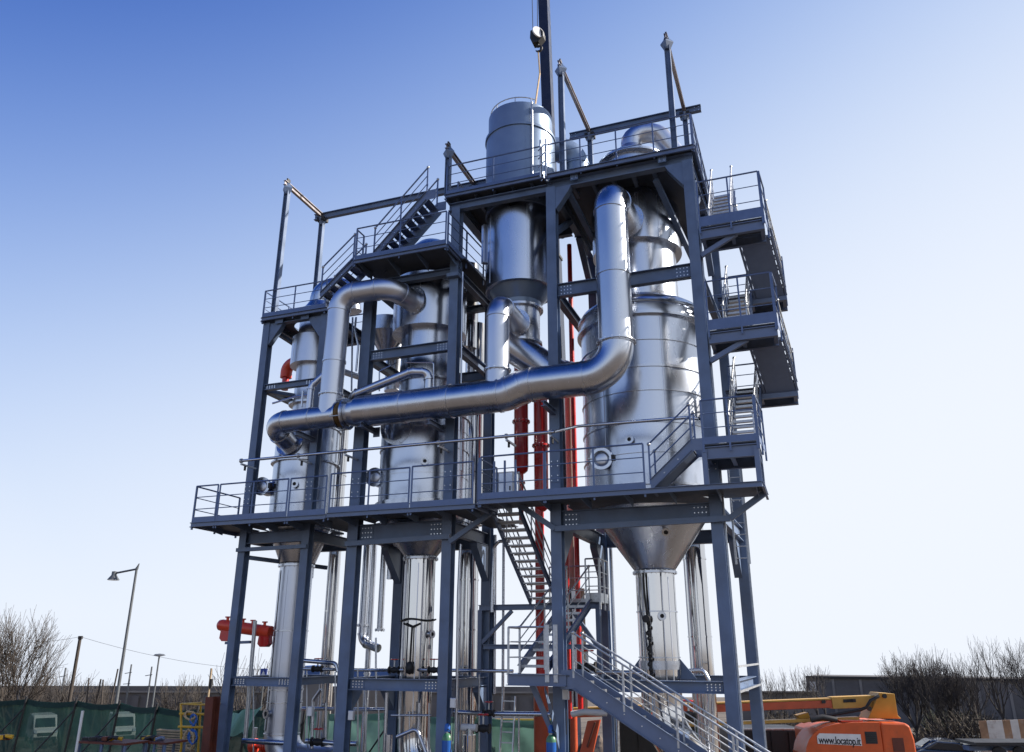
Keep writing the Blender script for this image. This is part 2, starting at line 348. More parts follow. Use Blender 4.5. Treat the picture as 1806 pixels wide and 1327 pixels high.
def stair(root, b, t, wdir, width, n, m='steel', mstep='galv', depth=.2, rails=(1, 1), flatb=0., flatt=.3, rm='rail', h=1.0, under=False, posts=3, rend=(0, 0)):
    """flight from b (bottom, centre line) to t (top); wdir is the unit vector across"""
    b, t, w = V(b), V(t), V(wdir); d = t-b; hd = V((d.x, d.y, 0)).normalized(); Z = V((0, 0, 1))
    for s in (-1, 1):
        e = w*(s*width/2)
        o1, o2 = b+e, t+e
        pts = [o1-Z*depth*.7, o1+Z*depth*.5, o2+Z*depth*.5, o2-Z*depth*.7]
        if flatt: pts = [o1-Z*depth*.7, o1+Z*depth*.5, o2+Z*depth*.5-hd*0, o2+hd*flatt+Z*depth*.5, o2+hd*flatt-Z*depth*.7, o2-Z*depth*.7+hd*.06]
        if flatb: pts = [pts[0]-hd*flatb, pts[1]-hd*flatb] + pts[1:] + [pts[0]]
        st = MB().poly(pts, w*(s*.012)).build('stringer', m, root)
        mb = MB(); k = int(d.length/.45)
        for i in range(1, k): mb.tube([o1.lerp(o2, i/k)-Z*.05, o1.lerp(o2, i/k)-Z*.05+w*(s*.03)], .014, 6)
        x = mb.build('bolts', 'bolt', st); x['kind'] = 'stuff'
        fl = MB().poly([o1+Z*depth*.5+w*s*.012, o2+Z*depth*.5+w*s*.012, o2+Z*(depth*.5-.012)+w*s*.012, o1+Z*(depth*.5-.012)+w*s*.012], w*(s*.05)).build('stringer_flange', m, st)
        MB().poly([o1-Z*depth*.7+w*s*.012, o2-Z*depth*.7+w*s*.012, o2-Z*(depth*.7-.012)+w*s*.012, o1-Z*(depth*.7-.012)+w*s*.012], w*(s*.05)).build('stringer_flange', m, st)
        if rails[(s+1)//2]:
            a = o1+Z*h; c = o2+Z*h
            tr = MB().tube([a, c], .024, 8).build('guard_rail', rm, root, 40)
            for f in (.4, .7): MB().tube([a-Z*h*(1-f), c-Z*h*(1-f)], .015, 6).build('mid_rail', rm, tr, 40)
            for i in range(posts):
                g = a.lerp(c, i/(posts-1)); MB().bar(g-Z*h, g, .045, .03, up=w).build('post', rm, tr)
            for g in (a, c): MB().lathe(g, [(.0, -.05), (.045, -.02), (.045, .02), (0, .05)], 10, w).build('elbow_joint', 'galv', tr, 60)
    for i in range(n):
        p = b.lerp(t, (i+.5)/n); mb = MB().box(p, (width-.04, .24, .03) if abs(w.x) > .5 else (.24, width-.04, .03))
        nose = -hd*.12-Z*.025
        mb.box(p+nose, (width-.05, .012, .05) if abs(w.x) > .5 else (.012, width-.05, .05))
        mb.build('step', mstep, root)
    if under:
        e = w*(width/2-.02); nrm = (d.normalized().cross(w)).normalized()
        MB().poly([b-e-Z*depth*.72, b+e-Z*depth*.72, t+e-Z*depth*.72, t-e-Z*depth*.72], V((0, 0, .012))).build('soffit_plate', m, root)
# ------------------------------------------------------------------ ground and terrain
def gz(p):
    """terrain height: level yard, falling away behind it"""
    d = V((p[0]-CAM.x, p[1]-CAM.y, 0)); s = d.dot(V((FW.x, FW.y, 0)).normalized()); l = d.dot(V((RT.x, RT.y, 0)))
    t = min(1, max(0, (s-37)/14)); t = t*t*(3-2*t)
    a = l/max(s, 1.); k = min(1, max(0, (a+.15)/.5)); k = k*k*(3-2*k)
    return -t*(4.7*(1-k)+2.3*k) - max(0, s-51)*.05
def terrain():
    mb = MB(); N = 110
    xs = [math.copysign(abs(i/N)**2.6*3000 + abs(i/N)*60, i) for i in range(-N, N+1)]
    f0 = V((FW.x, FW.y, 0)).normalized(); r0 = V((RT.x, RT.y, 0)).normalized(); o0 = V((CAM.x, CAM.y, 0)) + f0*35
    n = len(xs); vs = []
    for a in xs:
        for b in xs:
            p = o0+f0*a+r0*b; vs.append((p.x, p.y, gz(p) + (.05*math.sin(p.x*.7)*math.sin(p.y*.9) if a > 2 else 0)))
    fs = [(i*n+j, (i+1)*n+j, (i+1)*n+j+1, i*n+j+1) for i in range(n-1) for j in range(n-1)]
    o = mb.add(vs, fs).build('ground', 'ground', None, 60); o['kind'] = 'structure'
terrain()

# ------------------------------------------------------------------ steel frames
X0, X1, X2, X3, X4, X5 = -16.12, -13.88, -12.29, -9.31, -6.165, -2.05
def column(root, x, y, z0, z1, w, h, plate_z=8.35):
    c = MB().hb((x, y, z0), (x, y, z1), h, w, up=(0, 1, 0), tw=.016, tf=.024).build('column', 'steel', root)
    MB().box((x, y, z0-.0), (w+.16, h+.16, .04)).build('base_plate', 'steel', c)
    return c
def splice(col, x, y, z, w, h):
    MB().box((x, y-h/2-.007, z), (w-.02, .014, .62)).build('splice_plate', 'steel', col)
    return bolts(col, [(x+sx*w*.3, y-h/2-.014, z+k*.13) for sx in (-1, 1) for k in (-2, -1, 1, 2)], (0, -1, 0))
def xbeam(root, xa, xb, y, zt, h, b=.2, bolt=True, up=(0, 0, 1)):
    o = MB().hb((xa, y, zt-h/2), (xb, y, zt-h/2), h, b, tw=.014, tf=.02).build('beam', 'steel', root)
    if bolt:
        for s, x in ((1, xa), (-1, xb)):
            cx = x+s*.24
            MB().box((cx, y-.012, zt-h/2), (.42, .012, h-.07)).build('splice_plate', 'steel', o)
        bolts(o, [(x+s*(.1+.095*i), y-.016, zt-h/2+(j-1)*(h-.1)*.36) for s, x in ((1, xa), (-1, xb)) for i in range(4) for j in range(3)], (0, -1, 0), .017, .016)
        # flange-plate bolts stand on the lower flange
    return o
def ybeam(root, x, ya, yb, zt, h, b=.2):
    return MB().hb((x, ya, zt-h/2), (x, yb, zt-h/2), h, b, tw=.014, tf=.02).build('beam', 'steel', root)
def haunch_x(root, x, y, z, s, w, m='steel'):
    """knee at the column head in the plane of the front"""
    return MB().poly([(x, y-w/2, z), (x+s*.5, y-w/2, z), (x+s*.42, y-w/2, z-.16), (x+s*.02, y-w/2, z-.72), (x, y-w/2, z-.72)], (0, w, 0)).build('haunch', m, root)
def haunch_y(root, x, y, z, s, w=.22, a=.95):
    return MB().poly([(x-w/2, y, z), (x-w/2, y+s*a, z), (x-w/2, y+s*a, z-.12), (x-w/2, y, z-a-.1)], (w, 0, 0)).build('haunch', 'steel', root)

# right, tall frame
fr = thing('steel_tower', 'tall blue-grey steel frame caging the widest vessel, tallest of the three frames', 'steel tower', (X4, 0, 0), 'steel frames of the plant')
YR = 4.95; XR5 = -1.9
for x, y in ((X4, .15), (X5, .15), (X4, YR), (XR5, YR)):
    c = column(fr, x, y, 0, 17.55, .29, .3)
    if y < 1: splice(c, x, y, 8.75, .29, .3); MB().box((x, -.006, 7.55), (.3, .012, .5)).build('splice_plate', 'steel', c)
    else: splice(c, x, y, 8.75, .29, .3)
xbeam(fr, X4+.145, X5-.145, .15, 3.53, .27, .22); xbeam(fr, X4+.145, X5-.145, .15, 14.29, .4, .2)
xbeam(fr, X4+.145, X5-.145, .15, 7.68, .46, .22)
MB().hb((X4-.15, .15, 17.64), (X5+.15, .15, 17.64), .3, .24).build('beam', 'steel', fr)
xbeam(fr, X4+.145, XR5-.145, YR, 3.53, .27, .2, 0); xbeam(fr, X4+.145, XR5-.145, YR, 7.68, .4, .2, 0); xbeam(fr, X4+.145, XR5-.145, YR, 17.79, .3, .2, 0)
for x, x2 in ((X4, X4), (X5, XR5)):
    for zt, h in ((3.53, .24), (7.68, .4), (14.29, .3), (17.79, .3)):
        MB().hb((x, .3, zt-h/2), (x2, YR-.15, zt-h/2), h, .2).build('beam', 'steel', fr)
haunch_x(fr, X4+.145, .15, 17.49, 1, .26); haunch_x(fr, X5-.145, .15, 17.49, -1, .26)
for x in (X4, X5): haunch_y(fr, x, YR-.15, 7.28, -1); haunch_y(fr, x, .3, 7.28, 1)
for x in (X4, X5):   # knee braces to the rear under the top deck
    MB().bar((x, .3, 16.1), (x, 2.1, 17.48), .2, .16).build('brace', 'steel', fr); MB().bar((x, YR-.15, 16.1), (x, 3.2, 17.48), .2, .16).build('brace', 'steel', fr)
MB().bar((X4+.5, .25, 17.4), (X4+.95, 3.4, 16.2), .16, .12).build('brace', 'steel', fr)
MB().bar((X5-1.0, .5, 17.4), (X5-.35, 3.6, 15.9), .16, .12).build('brace', 'steel', fr)
# horizontal tube and outriggers under the walkway
for p, q in (((X4, -.07, 7.2), (-1.72, -.07, 7.24)), ((-1.72, -.07, 7.24), (-.86, -.07, 7.8)), ((X4, -.07, 7.2), (-7.12, -.07, 7.86))):
    MB().bar(p, q, .12, .14).build('outrigger', 'steel', fr)
# ladder stub and thin cable trays on the right-hand columns
ld = MB()
for q in (0, .34): ld.bar((-1.8+q, 1.5, 6.3), (-1.8+q, 1.5, 8.9), .03, .05)
for k in range(8): ld.tube([(-1.8, 1.5, 6.45+k*.3), (-1.46, 1.5, 6.45+k*.3)], .012, 6)
ld.build('rung_ladder', 'galv', fr)
for x, y, z1 in ((X5+.165, .3, 17), (XR5+.165, YR+.1, 12)): MB().bar((x, y, .5), (x, y, z1), .03, .05).build('cable_tray', 'galv', fr)
for z in (3.2, 3.75): MB().bar((X5+.17, .33, z+.1), (XR5+.17, YR, z+.1), .03, .05).build('side_rail', 'galv', fr)

# middle frame
fm = thing('steel_tower', 'middle blue-grey steel frame around the domed vessel, its beams bolted below a projecting stair deck', 'steel tower', (X2, 0, 0), 'steel frames of the plant')
YM = 3.02
for x, y, zt in ((X2, .16, 15.2), (X3, .15, 17.5), (X2, YM, 15.2), (X3, YM, 17.5)):
    w = .32 if x == X2 else .28
    c = column(fm, x, y, 0, zt, w, .3); splice(c, x, y, 8.7, w, .3)
    if y < 1: MB().box((x, y-.156, 7.45), (w+.01, .012, .5)).build('splice_plate', 'steel', c)
for y, b in ((.15, 1), (YM, 0)):
    xbeam(fm, X2+.16, X3-.14, y, 3.48, .3, .22, b); xbeam(fm, X2+.16, X3-.14, y, 13.0, .32, .2, b); xbeam(fm, X2+.16, X3-.14, y, 7.62, .46, .22, b)
    MB().hb((X2-.1, y, 15.3), (X3+.14, y, 15.3), .22, .22).build('beam', 'steel', fm)
for x in (X2, X3):
    for zt, h in ((3.48, .24), (7.6, .36), (13.0, .3), (15.41, .24)) + (((17.76, .26),) if x == X3 else ()): ybeam(fm, x, .3, YM-.15, zt, h)
    haunch_y(fm, x, YM-.15, 7.22, -1); haunch_y(fm, x, YM-.15, 3.2, -1, .2, .6); haunch_y(fm, x, .3, 3.2, 1, .2, .6)
for p, q in (((X2-.16, -.06, 7.07), (X3+.14, -.06, 7.14)), ((X3+.14, -.06, 7.0), (-7.98, -.06, 7.72))):
    MB().bar(p, q, .12, .13).build('outrigger', 'steel', fm)
MB().box((X3+.02, .0, 15.06), (.38, .34, .12)).build('column_cap', 'steel', fm)

# left frame, slimmer
fl = thing('steel_tower', 'slim blue-grey steel frame around the narrow vessel, shortest of the three frames', 'steel tower', (X0, 0, 0), 'steel frames of the plant')
YL = 2.6
for x, y in ((X0, .13), (X1, .13), (X0, YL), (X1, YL)):
    c = column(fl, x, y, 0, 14.5, .25, .26); splice(c, x, y, 8.72, .25, .26)
for y, b in ((.13, 1), (YL, 0)):
    xbeam(fl, X0+.125, X1-.125, y, 3.47, .24, .18, b); xbeam(fl, X0+.125, X1-.125, y, 12.34, .2, .16, b); xbeam(fl, X0+.125, X1-.125, y, 7.58, .34, .18, 0)
    MB().hb((X0-.12, y, 14.54), (X1+.12, y, 14.54), .2, .2).build('beam', 'steel', fl)
for x in (X0, X1):
    for zt, h in ((3.47, .2), (7.58, .3), (12.34, .2), (14.64, .2)): ybeam(fl, x, .26, YL-.13, zt, h, .16)
haunch_x(fl, X0+.125, .13, 14.44, 1, .2); haunch_x(fl, X1-.125, .13, 14.44, -1, .2)
MB().bar((X0, .3, 12.2), (X0+1.1, 1.7, 12.2), .16, .12).build('brace', 'steel', fl)
MB().bar((X0+.1, .4, 14.3), (X0+.9, 2.3, 13.7), .14, .12).build('brace', 'steel', fl)
MB().bar((X0-.12, -.05, 7.05), (X1+.12, -.05, 7.07), .1, .11).build('outrigger', 'steel', fl)
MB().bar((X0+.12, .26, 6.85), (X0+1.5, 2.4, 6.7), .1, .12).build('brace', 'steel', fl)

# ------------------------------------------------------------------ main walkway at vessel-skirt level
def holed(root, x0, x1, y0, y1, cx, cy, r, z, t=.03, n=48, m='grate'):
    mb = MB(); vs = []; 
    for k in range(n):
        a = 2*math.pi*k/n; c, s = math.cos(a), math.sin(a)
        tx = ((x1-cx) if c > 0 else (x0-cx))/c if abs(c) > 1e-6 else 1e9
        ty = ((y1-cy) if s > 0 else (y0-cy))/s if abs(s) > 1e-6 else 1e9
        q = min(tx, ty); vs += [(cx+c*r, cy+s*r, z), (cx+c*q, cy+s*q, z), (cx+c*r, cy+s*r, z-t), (cx+c*q, cy+s*q, z-t)]
    fs = []
    for k in range(n):
        i, j = 4*k, 4*((k+1) % n); fs += [(i, i+1, j+1, j), (i+2, j+2, j+3, i+3), (i, j, j+2, i+2), (i+1, i+3, j+3, j+1)]
    return mb.add(vs, fs).build('deck_plate', m, root)
def strip(root, x0, x1, y0, y1, z, t=.03, m='grate'):
    return MB().box(((x0+x1)/2, (y0+y1)/2, z-t/2), (x1-x0, y1-y0, t)).build('deck_plate', m, root)
def edge(root, p, q, h=.13):
    p, q = V(p), V(q); return MB().chan(p-V((0, 0, h/2+.002)), q-V((0, 0, h/2+.002)), h, .06, t=.012).build('edge_channel', 'steel2', root)
VL, VM, VRr = (-15.0, 1.3), (-10.85, 1.55), (-4.1, 2.55)
FY = -1.1
wa = thing('walkway', 'railed steel walkway at the foot of the narrow vessel, overhanging the slim frame', 'walkway', (-15, 0, 7.77), 'walkway decks')
zA = 7.77
strip(wa, -17.15, -12.5, FY, .28, zA); strip(wa, -17.15, -16.26, .28, .95, zA); holed(wa, -16.0, X1-.13, .285, YL-.14, *VL, 1.04, zA)
strip(wa, X1+.13, X2-.17, .28, 2.6, zA)
edge(wa, (-17.15, FY, zA), (-12.5, FY, zA)); edge(wa, (-17.15, .95, zA), (-17.15, FY, zA)); edge(wa, (-16.3, .95, zA), (-17.15, .95, zA))
for x in (-16.9, -15.8, -14.9, -14.0, -13.0):
    MB().poly([(x, .0, zA-.04), (x, FY+.03, zA-.04), (x, FY+.03, zA-.12), (x, .0, zA-.24)], (.02, 0, 0)).build('bracket', 'steel', wa)
railing(wa, (-17.12, FY, zA), (-16.32, FY, zA), 1.09, 2); railing(wa, (-16.24, FY, zA), (-13.84, FY, zA), 1.09, 3)
railing(wa, (-13.76, FY, zA), (-12.56, FY, zA), 1.09, 2); railing(wa, (-17.15, FY+.05, zA), (-17.15, .93, zA), 1.09, 3)
wb = thing('walkway', 'railed steel walkway at the foot of the middle domed vessel', 'walkway', (-10.5, 0, 7.8), 'walkway decks')
zB = 7.8
strip(wb, -12.48, -8.02, FY, .28, zB); holed(wb, X2+.17, X3-.15, .285, YM-.16, *VM, 1.38, zB); strip(wb, X3+.15, -8.3, .285, YM, zB)
edge(wb, (-12.48, FY, zB), (-8.02, FY, zB)); edge(wb, (-8.02, FY, zB), (-8.02, .28, zB))
for x in (-12.2, -11.2, -10.2, -9.2, -8.3):
    MB().poly([(x, .0, zB-.04), (x, FY+.03, zB-.04), (x, FY+.03, zB-.12), (x, .0, zB-.24)], (.02, 0, 0)).build('bracket', 'steel', wb)
railing(wb, (-12.42, FY, zB), (-9.95, FY, zB), 1.1, 3); railing(wb, (-9.87, FY, zB), (-8.08, FY, zB), 1.12, 2)
wc = thing('walkway', 'railed steel walkway at the foot of the widest vessel with stairs at both ends', 'walkway', (-4, 0, 7.9), 'walkway decks')
zC = 7.9
strip(wc, -7.9, -.86, FY, .28, zC); holed(wc, X4+.15, X5-.15, .285, YR-.16, *VRr, 1.9, zC); strip(wc, -1.88, -.86, .285, .7, zC)
edge(wc, (-7.9, FY, zC), (-.86, FY, zC)); edge(wc, (-.86, FY, zC), (-.86, .7, zC)); edge(wc, (-7.9, .28, zC), (-7.9, FY, zC))
for x in (-7.4, -6.3, -5.2, -4.1, -3.0, -1.9, -1.0):
    MB().poly([(x, .0, zC-.04), (x, FY+.03, zC-.04), (x, FY+.03, zC-.12), (x, .0, zC-.24)], (.02, 0, 0)).build('bracket', 'steel', wc)
railing(wc, (-7.86, FY, zC), (-6.12, FY, zC), 1.12, 2); railing(wc, (-6.08, FY, zC), (-3.56, FY, zC), 1.12, 3); railing(wc, (-7.92, FY+.05, zC), (-7.92, .2, zC), 1.1, 2)
for x, y in ((-2.1, FY+.1), (-.9, FY+.1), (-.9, .3)): MB().hb((x, y, zC), (x, y, 8.76), .12, .12, up=(0, 1, 0)).build('post', 'steel2', wc)
# gate posts beside the stairhead
for x in (-8.05, -7.6, -7.3, -7.0): MB().bar((x, FY+.3, zC), (x, FY+.3, zC+1.05), .05, .04, up=(0, 1, 0)).build('post', 'rail', wc)
cab = thing('control_cabinet', 'pale grey cabinet standing on the walkway beside the stairhead', 'cabinet', (-7.75, .4, 7.9))
MB().box((-7.75, .4, 8.42), (.62, .3, .95)).build('body', 'white', cab, bevel=.012); MB().box((-7.75, .243, 8.42), (.54, .012, .87)).build('door', 'inox_dull', cab, bevel=.004); MB().box((-7.54, .23, 8.42), (.03, .02, .12)).build('handle', 'dark', cab)

# ------------------------------------------------------------------ upper decks
pl = thing('platform', 'railed top platform of the narrow vessel, lowest of the upper platforms', 'platform', (-15, 1, 14.65), 'upper platforms')
zL = 14.66
holed(pl, -16.25, -13.72, -.1, YL+.1, -15, 1.3, .78, zL); edge(pl, (-16.25, -.1, zL), (-13.72, -.1, zL)); edge(pl, (-16.25, YL+.1, zL), (-16.25, -.1, zL))
for x in (-15.6, -14.6): MB().box((x, -.03, zL-.16), (.3, .02, .2)).build('bracket', 'steel', pl)
railing(pl, (-16.23, -.1, zL), (-13.82, -.1, zL), .97, 3); railing(pl, (-16.25, -.05, zL), (-16.25, YL, zL), .97, 3); railing(pl, (-16.2, YL+.1, zL), (-13.8, YL+.1, zL), .97, 3)
pm = thing('platform', 'railed platform over the middle vessel with an open-tread stair on it', 'platform', (-10.8, 1, 15.7), 'upper platforms')
zM = 15.7
strip(pm, -12.32, -9.17, -.9, .1, zM); holed(pm, -12.32, -9.0, .1, YM+.2, -10.85, 1.55, 1.22, zM)
edge(pm, (-12.32, -.9, zM), (-9.17, -.9, zM)); edge(pm, (-9.17, -.9, zM), (-9.17, .1, zM)); edge(pm, (-12.32, .1, zM), (-12.32, -.9, zM))
for x in (-12.2, -11.2, -10.2, -9.25): MB().poly([(x, .0, zM-.04), (x, -.87, zM-.04), (x, -.87, zM-.12), (x, .0, zM-.3)], (.02, 0, 0)).build('bracket', 'steel', pm)
railing(pm, (-12.3, -.9, zM), (-9.2, -.9, zM), 1.12, 3); railing(pm, (-12.32, -.85, zM), (-12.32, -.45, zM), 1.1, 2, toe=0)
railing(pm, (-9.15, -.85, zM), (-9.0, YM, zM), 1.1, 4)
pt = thing('platform', 'long railed top platform pierced by the big grey barrel, highest deck of the plant', 'platform', (-6, 1, 17.9), 'upper platforms')
zT = 17.93
holed(pt, -9.62, -6.32, -.12, 3.6, -7.68, 1.55, 1.16, zT); holed(pt, -6.3, -1.82, -.1, YR+.15, *VRr, 1.04, zT)
edge(pt, (-9.62, -.12, zT), (-6.33, -.12, zT)); MB().chan((-6.31, -.1, zT-.08), (-1.82, -.1, zT-.08), .16, .06).build('edge_channel', 'steel2', pt)
edge(pt, (-1.82, -.1, zT), (-1.82, YR+.15, zT)); edge(pt, (-9.62, 3.6, zT), (-9.62, -.12, zT))
for x in (-5.4, -2.75): 
    b = MB().box((x, -.03, zT-.22), (.24, .02, .22)).build('bracket', 'steel', pt); bolts(b, [(x+i*.06, -.04, zT-.22+j*.06) for i in (-1, 1) for j in (-1, 0, 1)], (0, -1, 0), .014, .012)
for k in range(6): MB().hb((-9.3+k*.62, .1, zT-.13), (-9.3+k*.62, 3.5, zT-.13), .18, .1).build('joist', 'steel', pt)
for y in (.15, 2.9): MB().hb((-9.6, y, zT-.36), (-6.32, y, zT-.36), .26, .2).build('beam', 'steel', pt)
for k in range(1, 7): MB().hb((-6.2+k*.62, .3, zT-.2), (-6.2+k*.62, 1.1, zT-.2), .16, .1).build('joist', 'steel', pt)
railing(pt, (-9.6, -.12, zT), (-6.4, -.12, zT), 1.05, 3, toe=.13); railing(pt, (-6.28, -.1, zT), (-1.85, -.1, zT), 1.07, 5, toe=.04, ends=(1, 1))
railing(pt, (-1.82, -.05, zT), (-1.82, YR+.1, zT), 1.07, 6); railing(pt, (-9.62, .8, zT), (-9.62, 3.5, zT), 1.05, 3); railing(pt, (-9.5, 3.6, zT), (-6.4, 3.6, zT), 1.05, 4)
for x in (-6.42, -6.24): MB().tube([(x, -.16, zT-.1), (x, -.16, zT+1.25)], .03, 8).build('gate_post', 'galv', pt, 40)
g = MB()
for z in (.3, .6, .9): g.tube([(-6.5, -.13, zT+z), (-6.2, -.35, zT+z+.05)], .02, 6)
g.build('safety_gate', 'galv', pt, 40)

# ------------------------------------------------------------------ stairs
s1 = thing('staircase', 'short steel stair rising from the walkway to the lowest landing of the stair tower', 'staircase', (-2.9, -.7, 7.9), 'staircases')
stair(s1, (-3.42, -.68, 8.0), (-2.38, -.68, 8.92), (0, 1, 0), .76, 5, 'steel2', 'grate', .24, (1, 1), flatt=.26, posts=2, under=True)
s2 = thing('staircase', 'open-tread stair climbing from the narrow vessel platform to the middle platform', 'staircase', (-13, -.5, 14.6), 'staircases')
stair(s2, (-13.55, -.42, 14.75), (-12.45, -.42, 15.72), (0, 1, 0), .7, 5, 'steel2', 'steel2', .2, (1, 1), flatt=.1, posts=2)
s3 = thing('staircase', 'open-tread stair climbing from the middle platform to the highest deck', 'staircase', (-10.7, -.4, 15.7), 'staircases')
stair(s3, (-11.72, -.42, 15.8), (-9.95, -.42, 17.62), (0, 1, 0), .72, 9, 'steel2', 'steel', .26, (1, 1), flatt=.32, posts=3)
MB().poly([(-11.6, -.1, 15.72), (-11.3, -.1, 15.72), (-9.75, -.1, 17.3), (-9.9, -.1, 17.4)], (0, .01, 0)).build('back_plate', 'steel', s3)

# stair tower on the right-hand end
def landing(x0, x1, y0, y1, z, label, knee=True):
    t = thing('stair_landing', label, 'landing', ((x0+x1)/2, y0, z), 'stair tower landings')
    strip(t, x0, x1, y0, y1, z)
    MB().hb((x0, y0+.06, z-.21), (x1, y0+.06, z-.21), .3, .12).build('beam', 'steel2', t); MB().hb((x0, y1-.06, z-.21), (x1, y1-.06, z-.21), .3, .12).build('beam', 'steel2', t)
    for x in (x0+.06, (x0+x1)/2, x1-.06): MB().hb((x, y0+.12, z-.2), (x, y1-.12, z-.2), .22, .1).build('joist', 'steel2', t)
    return t
la = landing(-1.86, -.16, 0, .9, 15.3, 'highest front landing of the stair tower, braced off the right corner column')
railing(la, (-1.84, -.02, 15.3), (-.18, -.02, 15.3), 1.42, 3, toe=.3); railing(la, (-.15, .0, 15.3), (-.08, .9, 15.3), 1.42, 2, toe=.25)
MB().bar((-1.9, .15, 14.5), (-.9, .15, 15.0), .1, .13).build('brace', 'steel2', la)
lb = landing(-1.86, -.14, 0, .9, 12.2, 'middle front landing of the stair tower, braced off the right corner column')
railing(lb, (-1.84, -.02, 12.2), (-.16, -.02, 12.2), 1.42, 3, toe=.3); railing(lb, (-.13, .0, 12.2), (-.06, .9, 12.2), 1.42, 2, toe=.25)
MB().bar((-1.9, .15, 11.4), (-.9, .15, 11.88), .1, .13).build('brace', 'steel2', lb)
lc = landing(-2.12, -.84, -1.05, .35, 8.88, 'lowest landing of the stair tower, standing on short posts above the walkway')
railing(lc, (-2.1, -1.07, 8.88), (-.86, -1.07, 8.88), 1.1, 3, toe=.17); railing(lc, (-.83, -1.05, 8.88), (-.75, .35, 8.88), 1.1, 3, toe=.17)
ra = landing(-1.75, .2, 2.55, 3.45, 14.25, 'upper rear landing of the stair tower where the flights turn', 0)
railing(ra, (-1.7, 3.45, 14.25), (.18, 3.45, 14.25), 1.05, 3); railing(ra, (.2, 2.6, 14.25), (.2, 3.4, 14.25), 1.05, 2)
rb = landing(-1.75, .18, 2.35, 3.3, 11.25, 'lower rear landing of the stair tower where the flights turn', 0)
railing(rb, (-1.7, 3.3, 11.25), (.16, 3.3, 11.25), 1.05, 3); railing(rb, (.18, 2.4, 11.25), (.18, 3.2, 11.25), 1.05, 2)
for (b, t, n, lab, ln) in (
    ((-1.28, .4, 8.98), (-1.12, 2.35, 11.2), 12, 'steep inner flight rising from the lowest landing of the stair tower', 0),
    ((-.25, 2.4, 11.2), (-.47, .9, 12.2), 6, 'outer flight with closed underside below the middle front landing', 1),
    ((-1.2, .95, 12.3), (-1.1, 2.5, 14.2), 10, 'inner flight rising from the middle landing of the stair tower', 0),
    ((-.24, 2.6, 14.2), (-.47, .9, 15.3), 6, 'outer flight with closed underside below the highest front landing', 1)):
    s = thing('staircase', lab, 'staircase', b, 'staircases')
    stair(s, b, t, (1, 0, 0), .62 if not ln else .82, n, 'steel2', 'galv', .22, (1, 1), flatt=.0, under=ln, posts=4, rm='galv')
s = thing('staircase', 'inner flight joining the highest front landing to the highest deck', 'staircase', (-1.4, 1, 15.4), 'staircases')
stair(s, (-1.35, .95, 15.4), (-1.3, 2.9, 17.9), (1, 0, 0), .62, 12, 'steel2', 'galv', .22, (1, 1), flatt=.0, posts=4, rm='galv')

# stairs in the bay left of the tall frame
lo = thing('stair_landing', 'first stair landing above the yard, on a bracket from the column', 'landing', (-6.5, -.7, 3.6), 'stair tower landings')
strip(lo, -7.05, -5.55, -1.15, -.25, 3.66)
MB().chan((-7.05, -1.15, 3.545), (-5.62, -1.15, 3.545), .26, .07).build('edge_channel', 'steel2', lo); MB().chan((-7.05, -.25, 3.545), (-7.05, -1.15, 3.545), .26, .07).build('edge_channel', 'steel', lo)
MB().poly([(-6.17, -.05, 2.4), (-6.17, -1.1, 3.4), (-6.17, -1.1, 3.28), (-6.17, -.05, 1.95)], (.02, 0, 0)).build('bracket', 'steel', lo)
MB().poly([(-6.9, -.1, 3.4), (-6.75, -.1, 3.4), (-6.28, -.1, 2.35), (-6.3, -.1, 2.15)], (0, .1, 0)).build('brace', 'steel2', lo)
railing(lo, (-7.05, -1.15, 3.66), (-6.1, -1.15, 3.66), 1.07, 2, toe=0, m='galv'); railing(lo, (-7.07, -1.1, 3.66), (-7.07, -.3, 3.66), 1.07, 2, toe=0, m='galv')
for x in (-6.07, -5.86): MB().bar((x, -1.18, 3.5), (x, -1.18, 4.78), .1, .03, up=(0, 1, 0)).build('post', 'galv', lo)
sA = thing('staircase', 'broad grey stair descending from the first landing to the yard in front of the column', 'staircase', (0, -.7, 0), 'staircases')
stair(sA, (.35, -.7, .12), (-5.45, -.7, 3.6), (0, 1, 0), .82, 19, 'steel2', 'galv', .34, (1, 1), flatt=.3, posts=6, rm='galv', h=1.0)
bb = thing('stair_landing', 'upper rear stair landing with a caged ladder rail behind the stair column', 'landing', (-7.6, 3, 5.5), 'stair tower landings')
strip(bb, -7.6, -5.7, 2.6, 3.6, 5.5)
MB().hb((-9.45, 2.75, 5.4), (-5.75, 2.75, 5.4), .16, .14).build('beam', 'steel2', bb); MB().hb((-9.3, 2.75, 4.3), (-5.75, 2.75, 4.3), .13, .12).build('beam', 'steel2', bb)
for x in (-9.4, -5.8): MB().hb((x, 2.75, 3.4), (x, 2.75, 5.32), .13, .13, up=(0, 1, 0)).build('post', 'steel2', bb)
MB().bar((-9.35, 2.75, 4.4), (-8.4, 2.75, 5.3), .1, .1).build('brace', 'steel2', bb); MB().bar((-5.85, 2.75, 4.3), (-6.5, 2.75, 5.2), .1, .1).build('brace', 'steel2', bb)
railing(bb, (-6.1, 2.6, 5.5), (-5.7, 2.6, 5.5), 1.2, 2, m='galv', toe=.25); railing(bb, (-5.7, 2.65, 5.5), (-5.7, 3.6, 5.5), 1.2, 3, m='galv', toe=.25); railing(bb, (-7.5, 3.6, 5.5), (-5.8, 3.6, 5.5), 1.1, 4, m='galv')
sB = thing('staircase', 'inner stair from the first landing up to the rear landing, half hidden by the column', 'staircase', (-6.8, 0, 3.7), 'staircases')
stair(sB, (-6.78, -.2, 3.75), (-6.32, 2.55, 5.48), (1, 0, 0), .66, 9, 'steel2', 'galv', .2, (1, 1), flatt=0, posts=3, rm='galv')
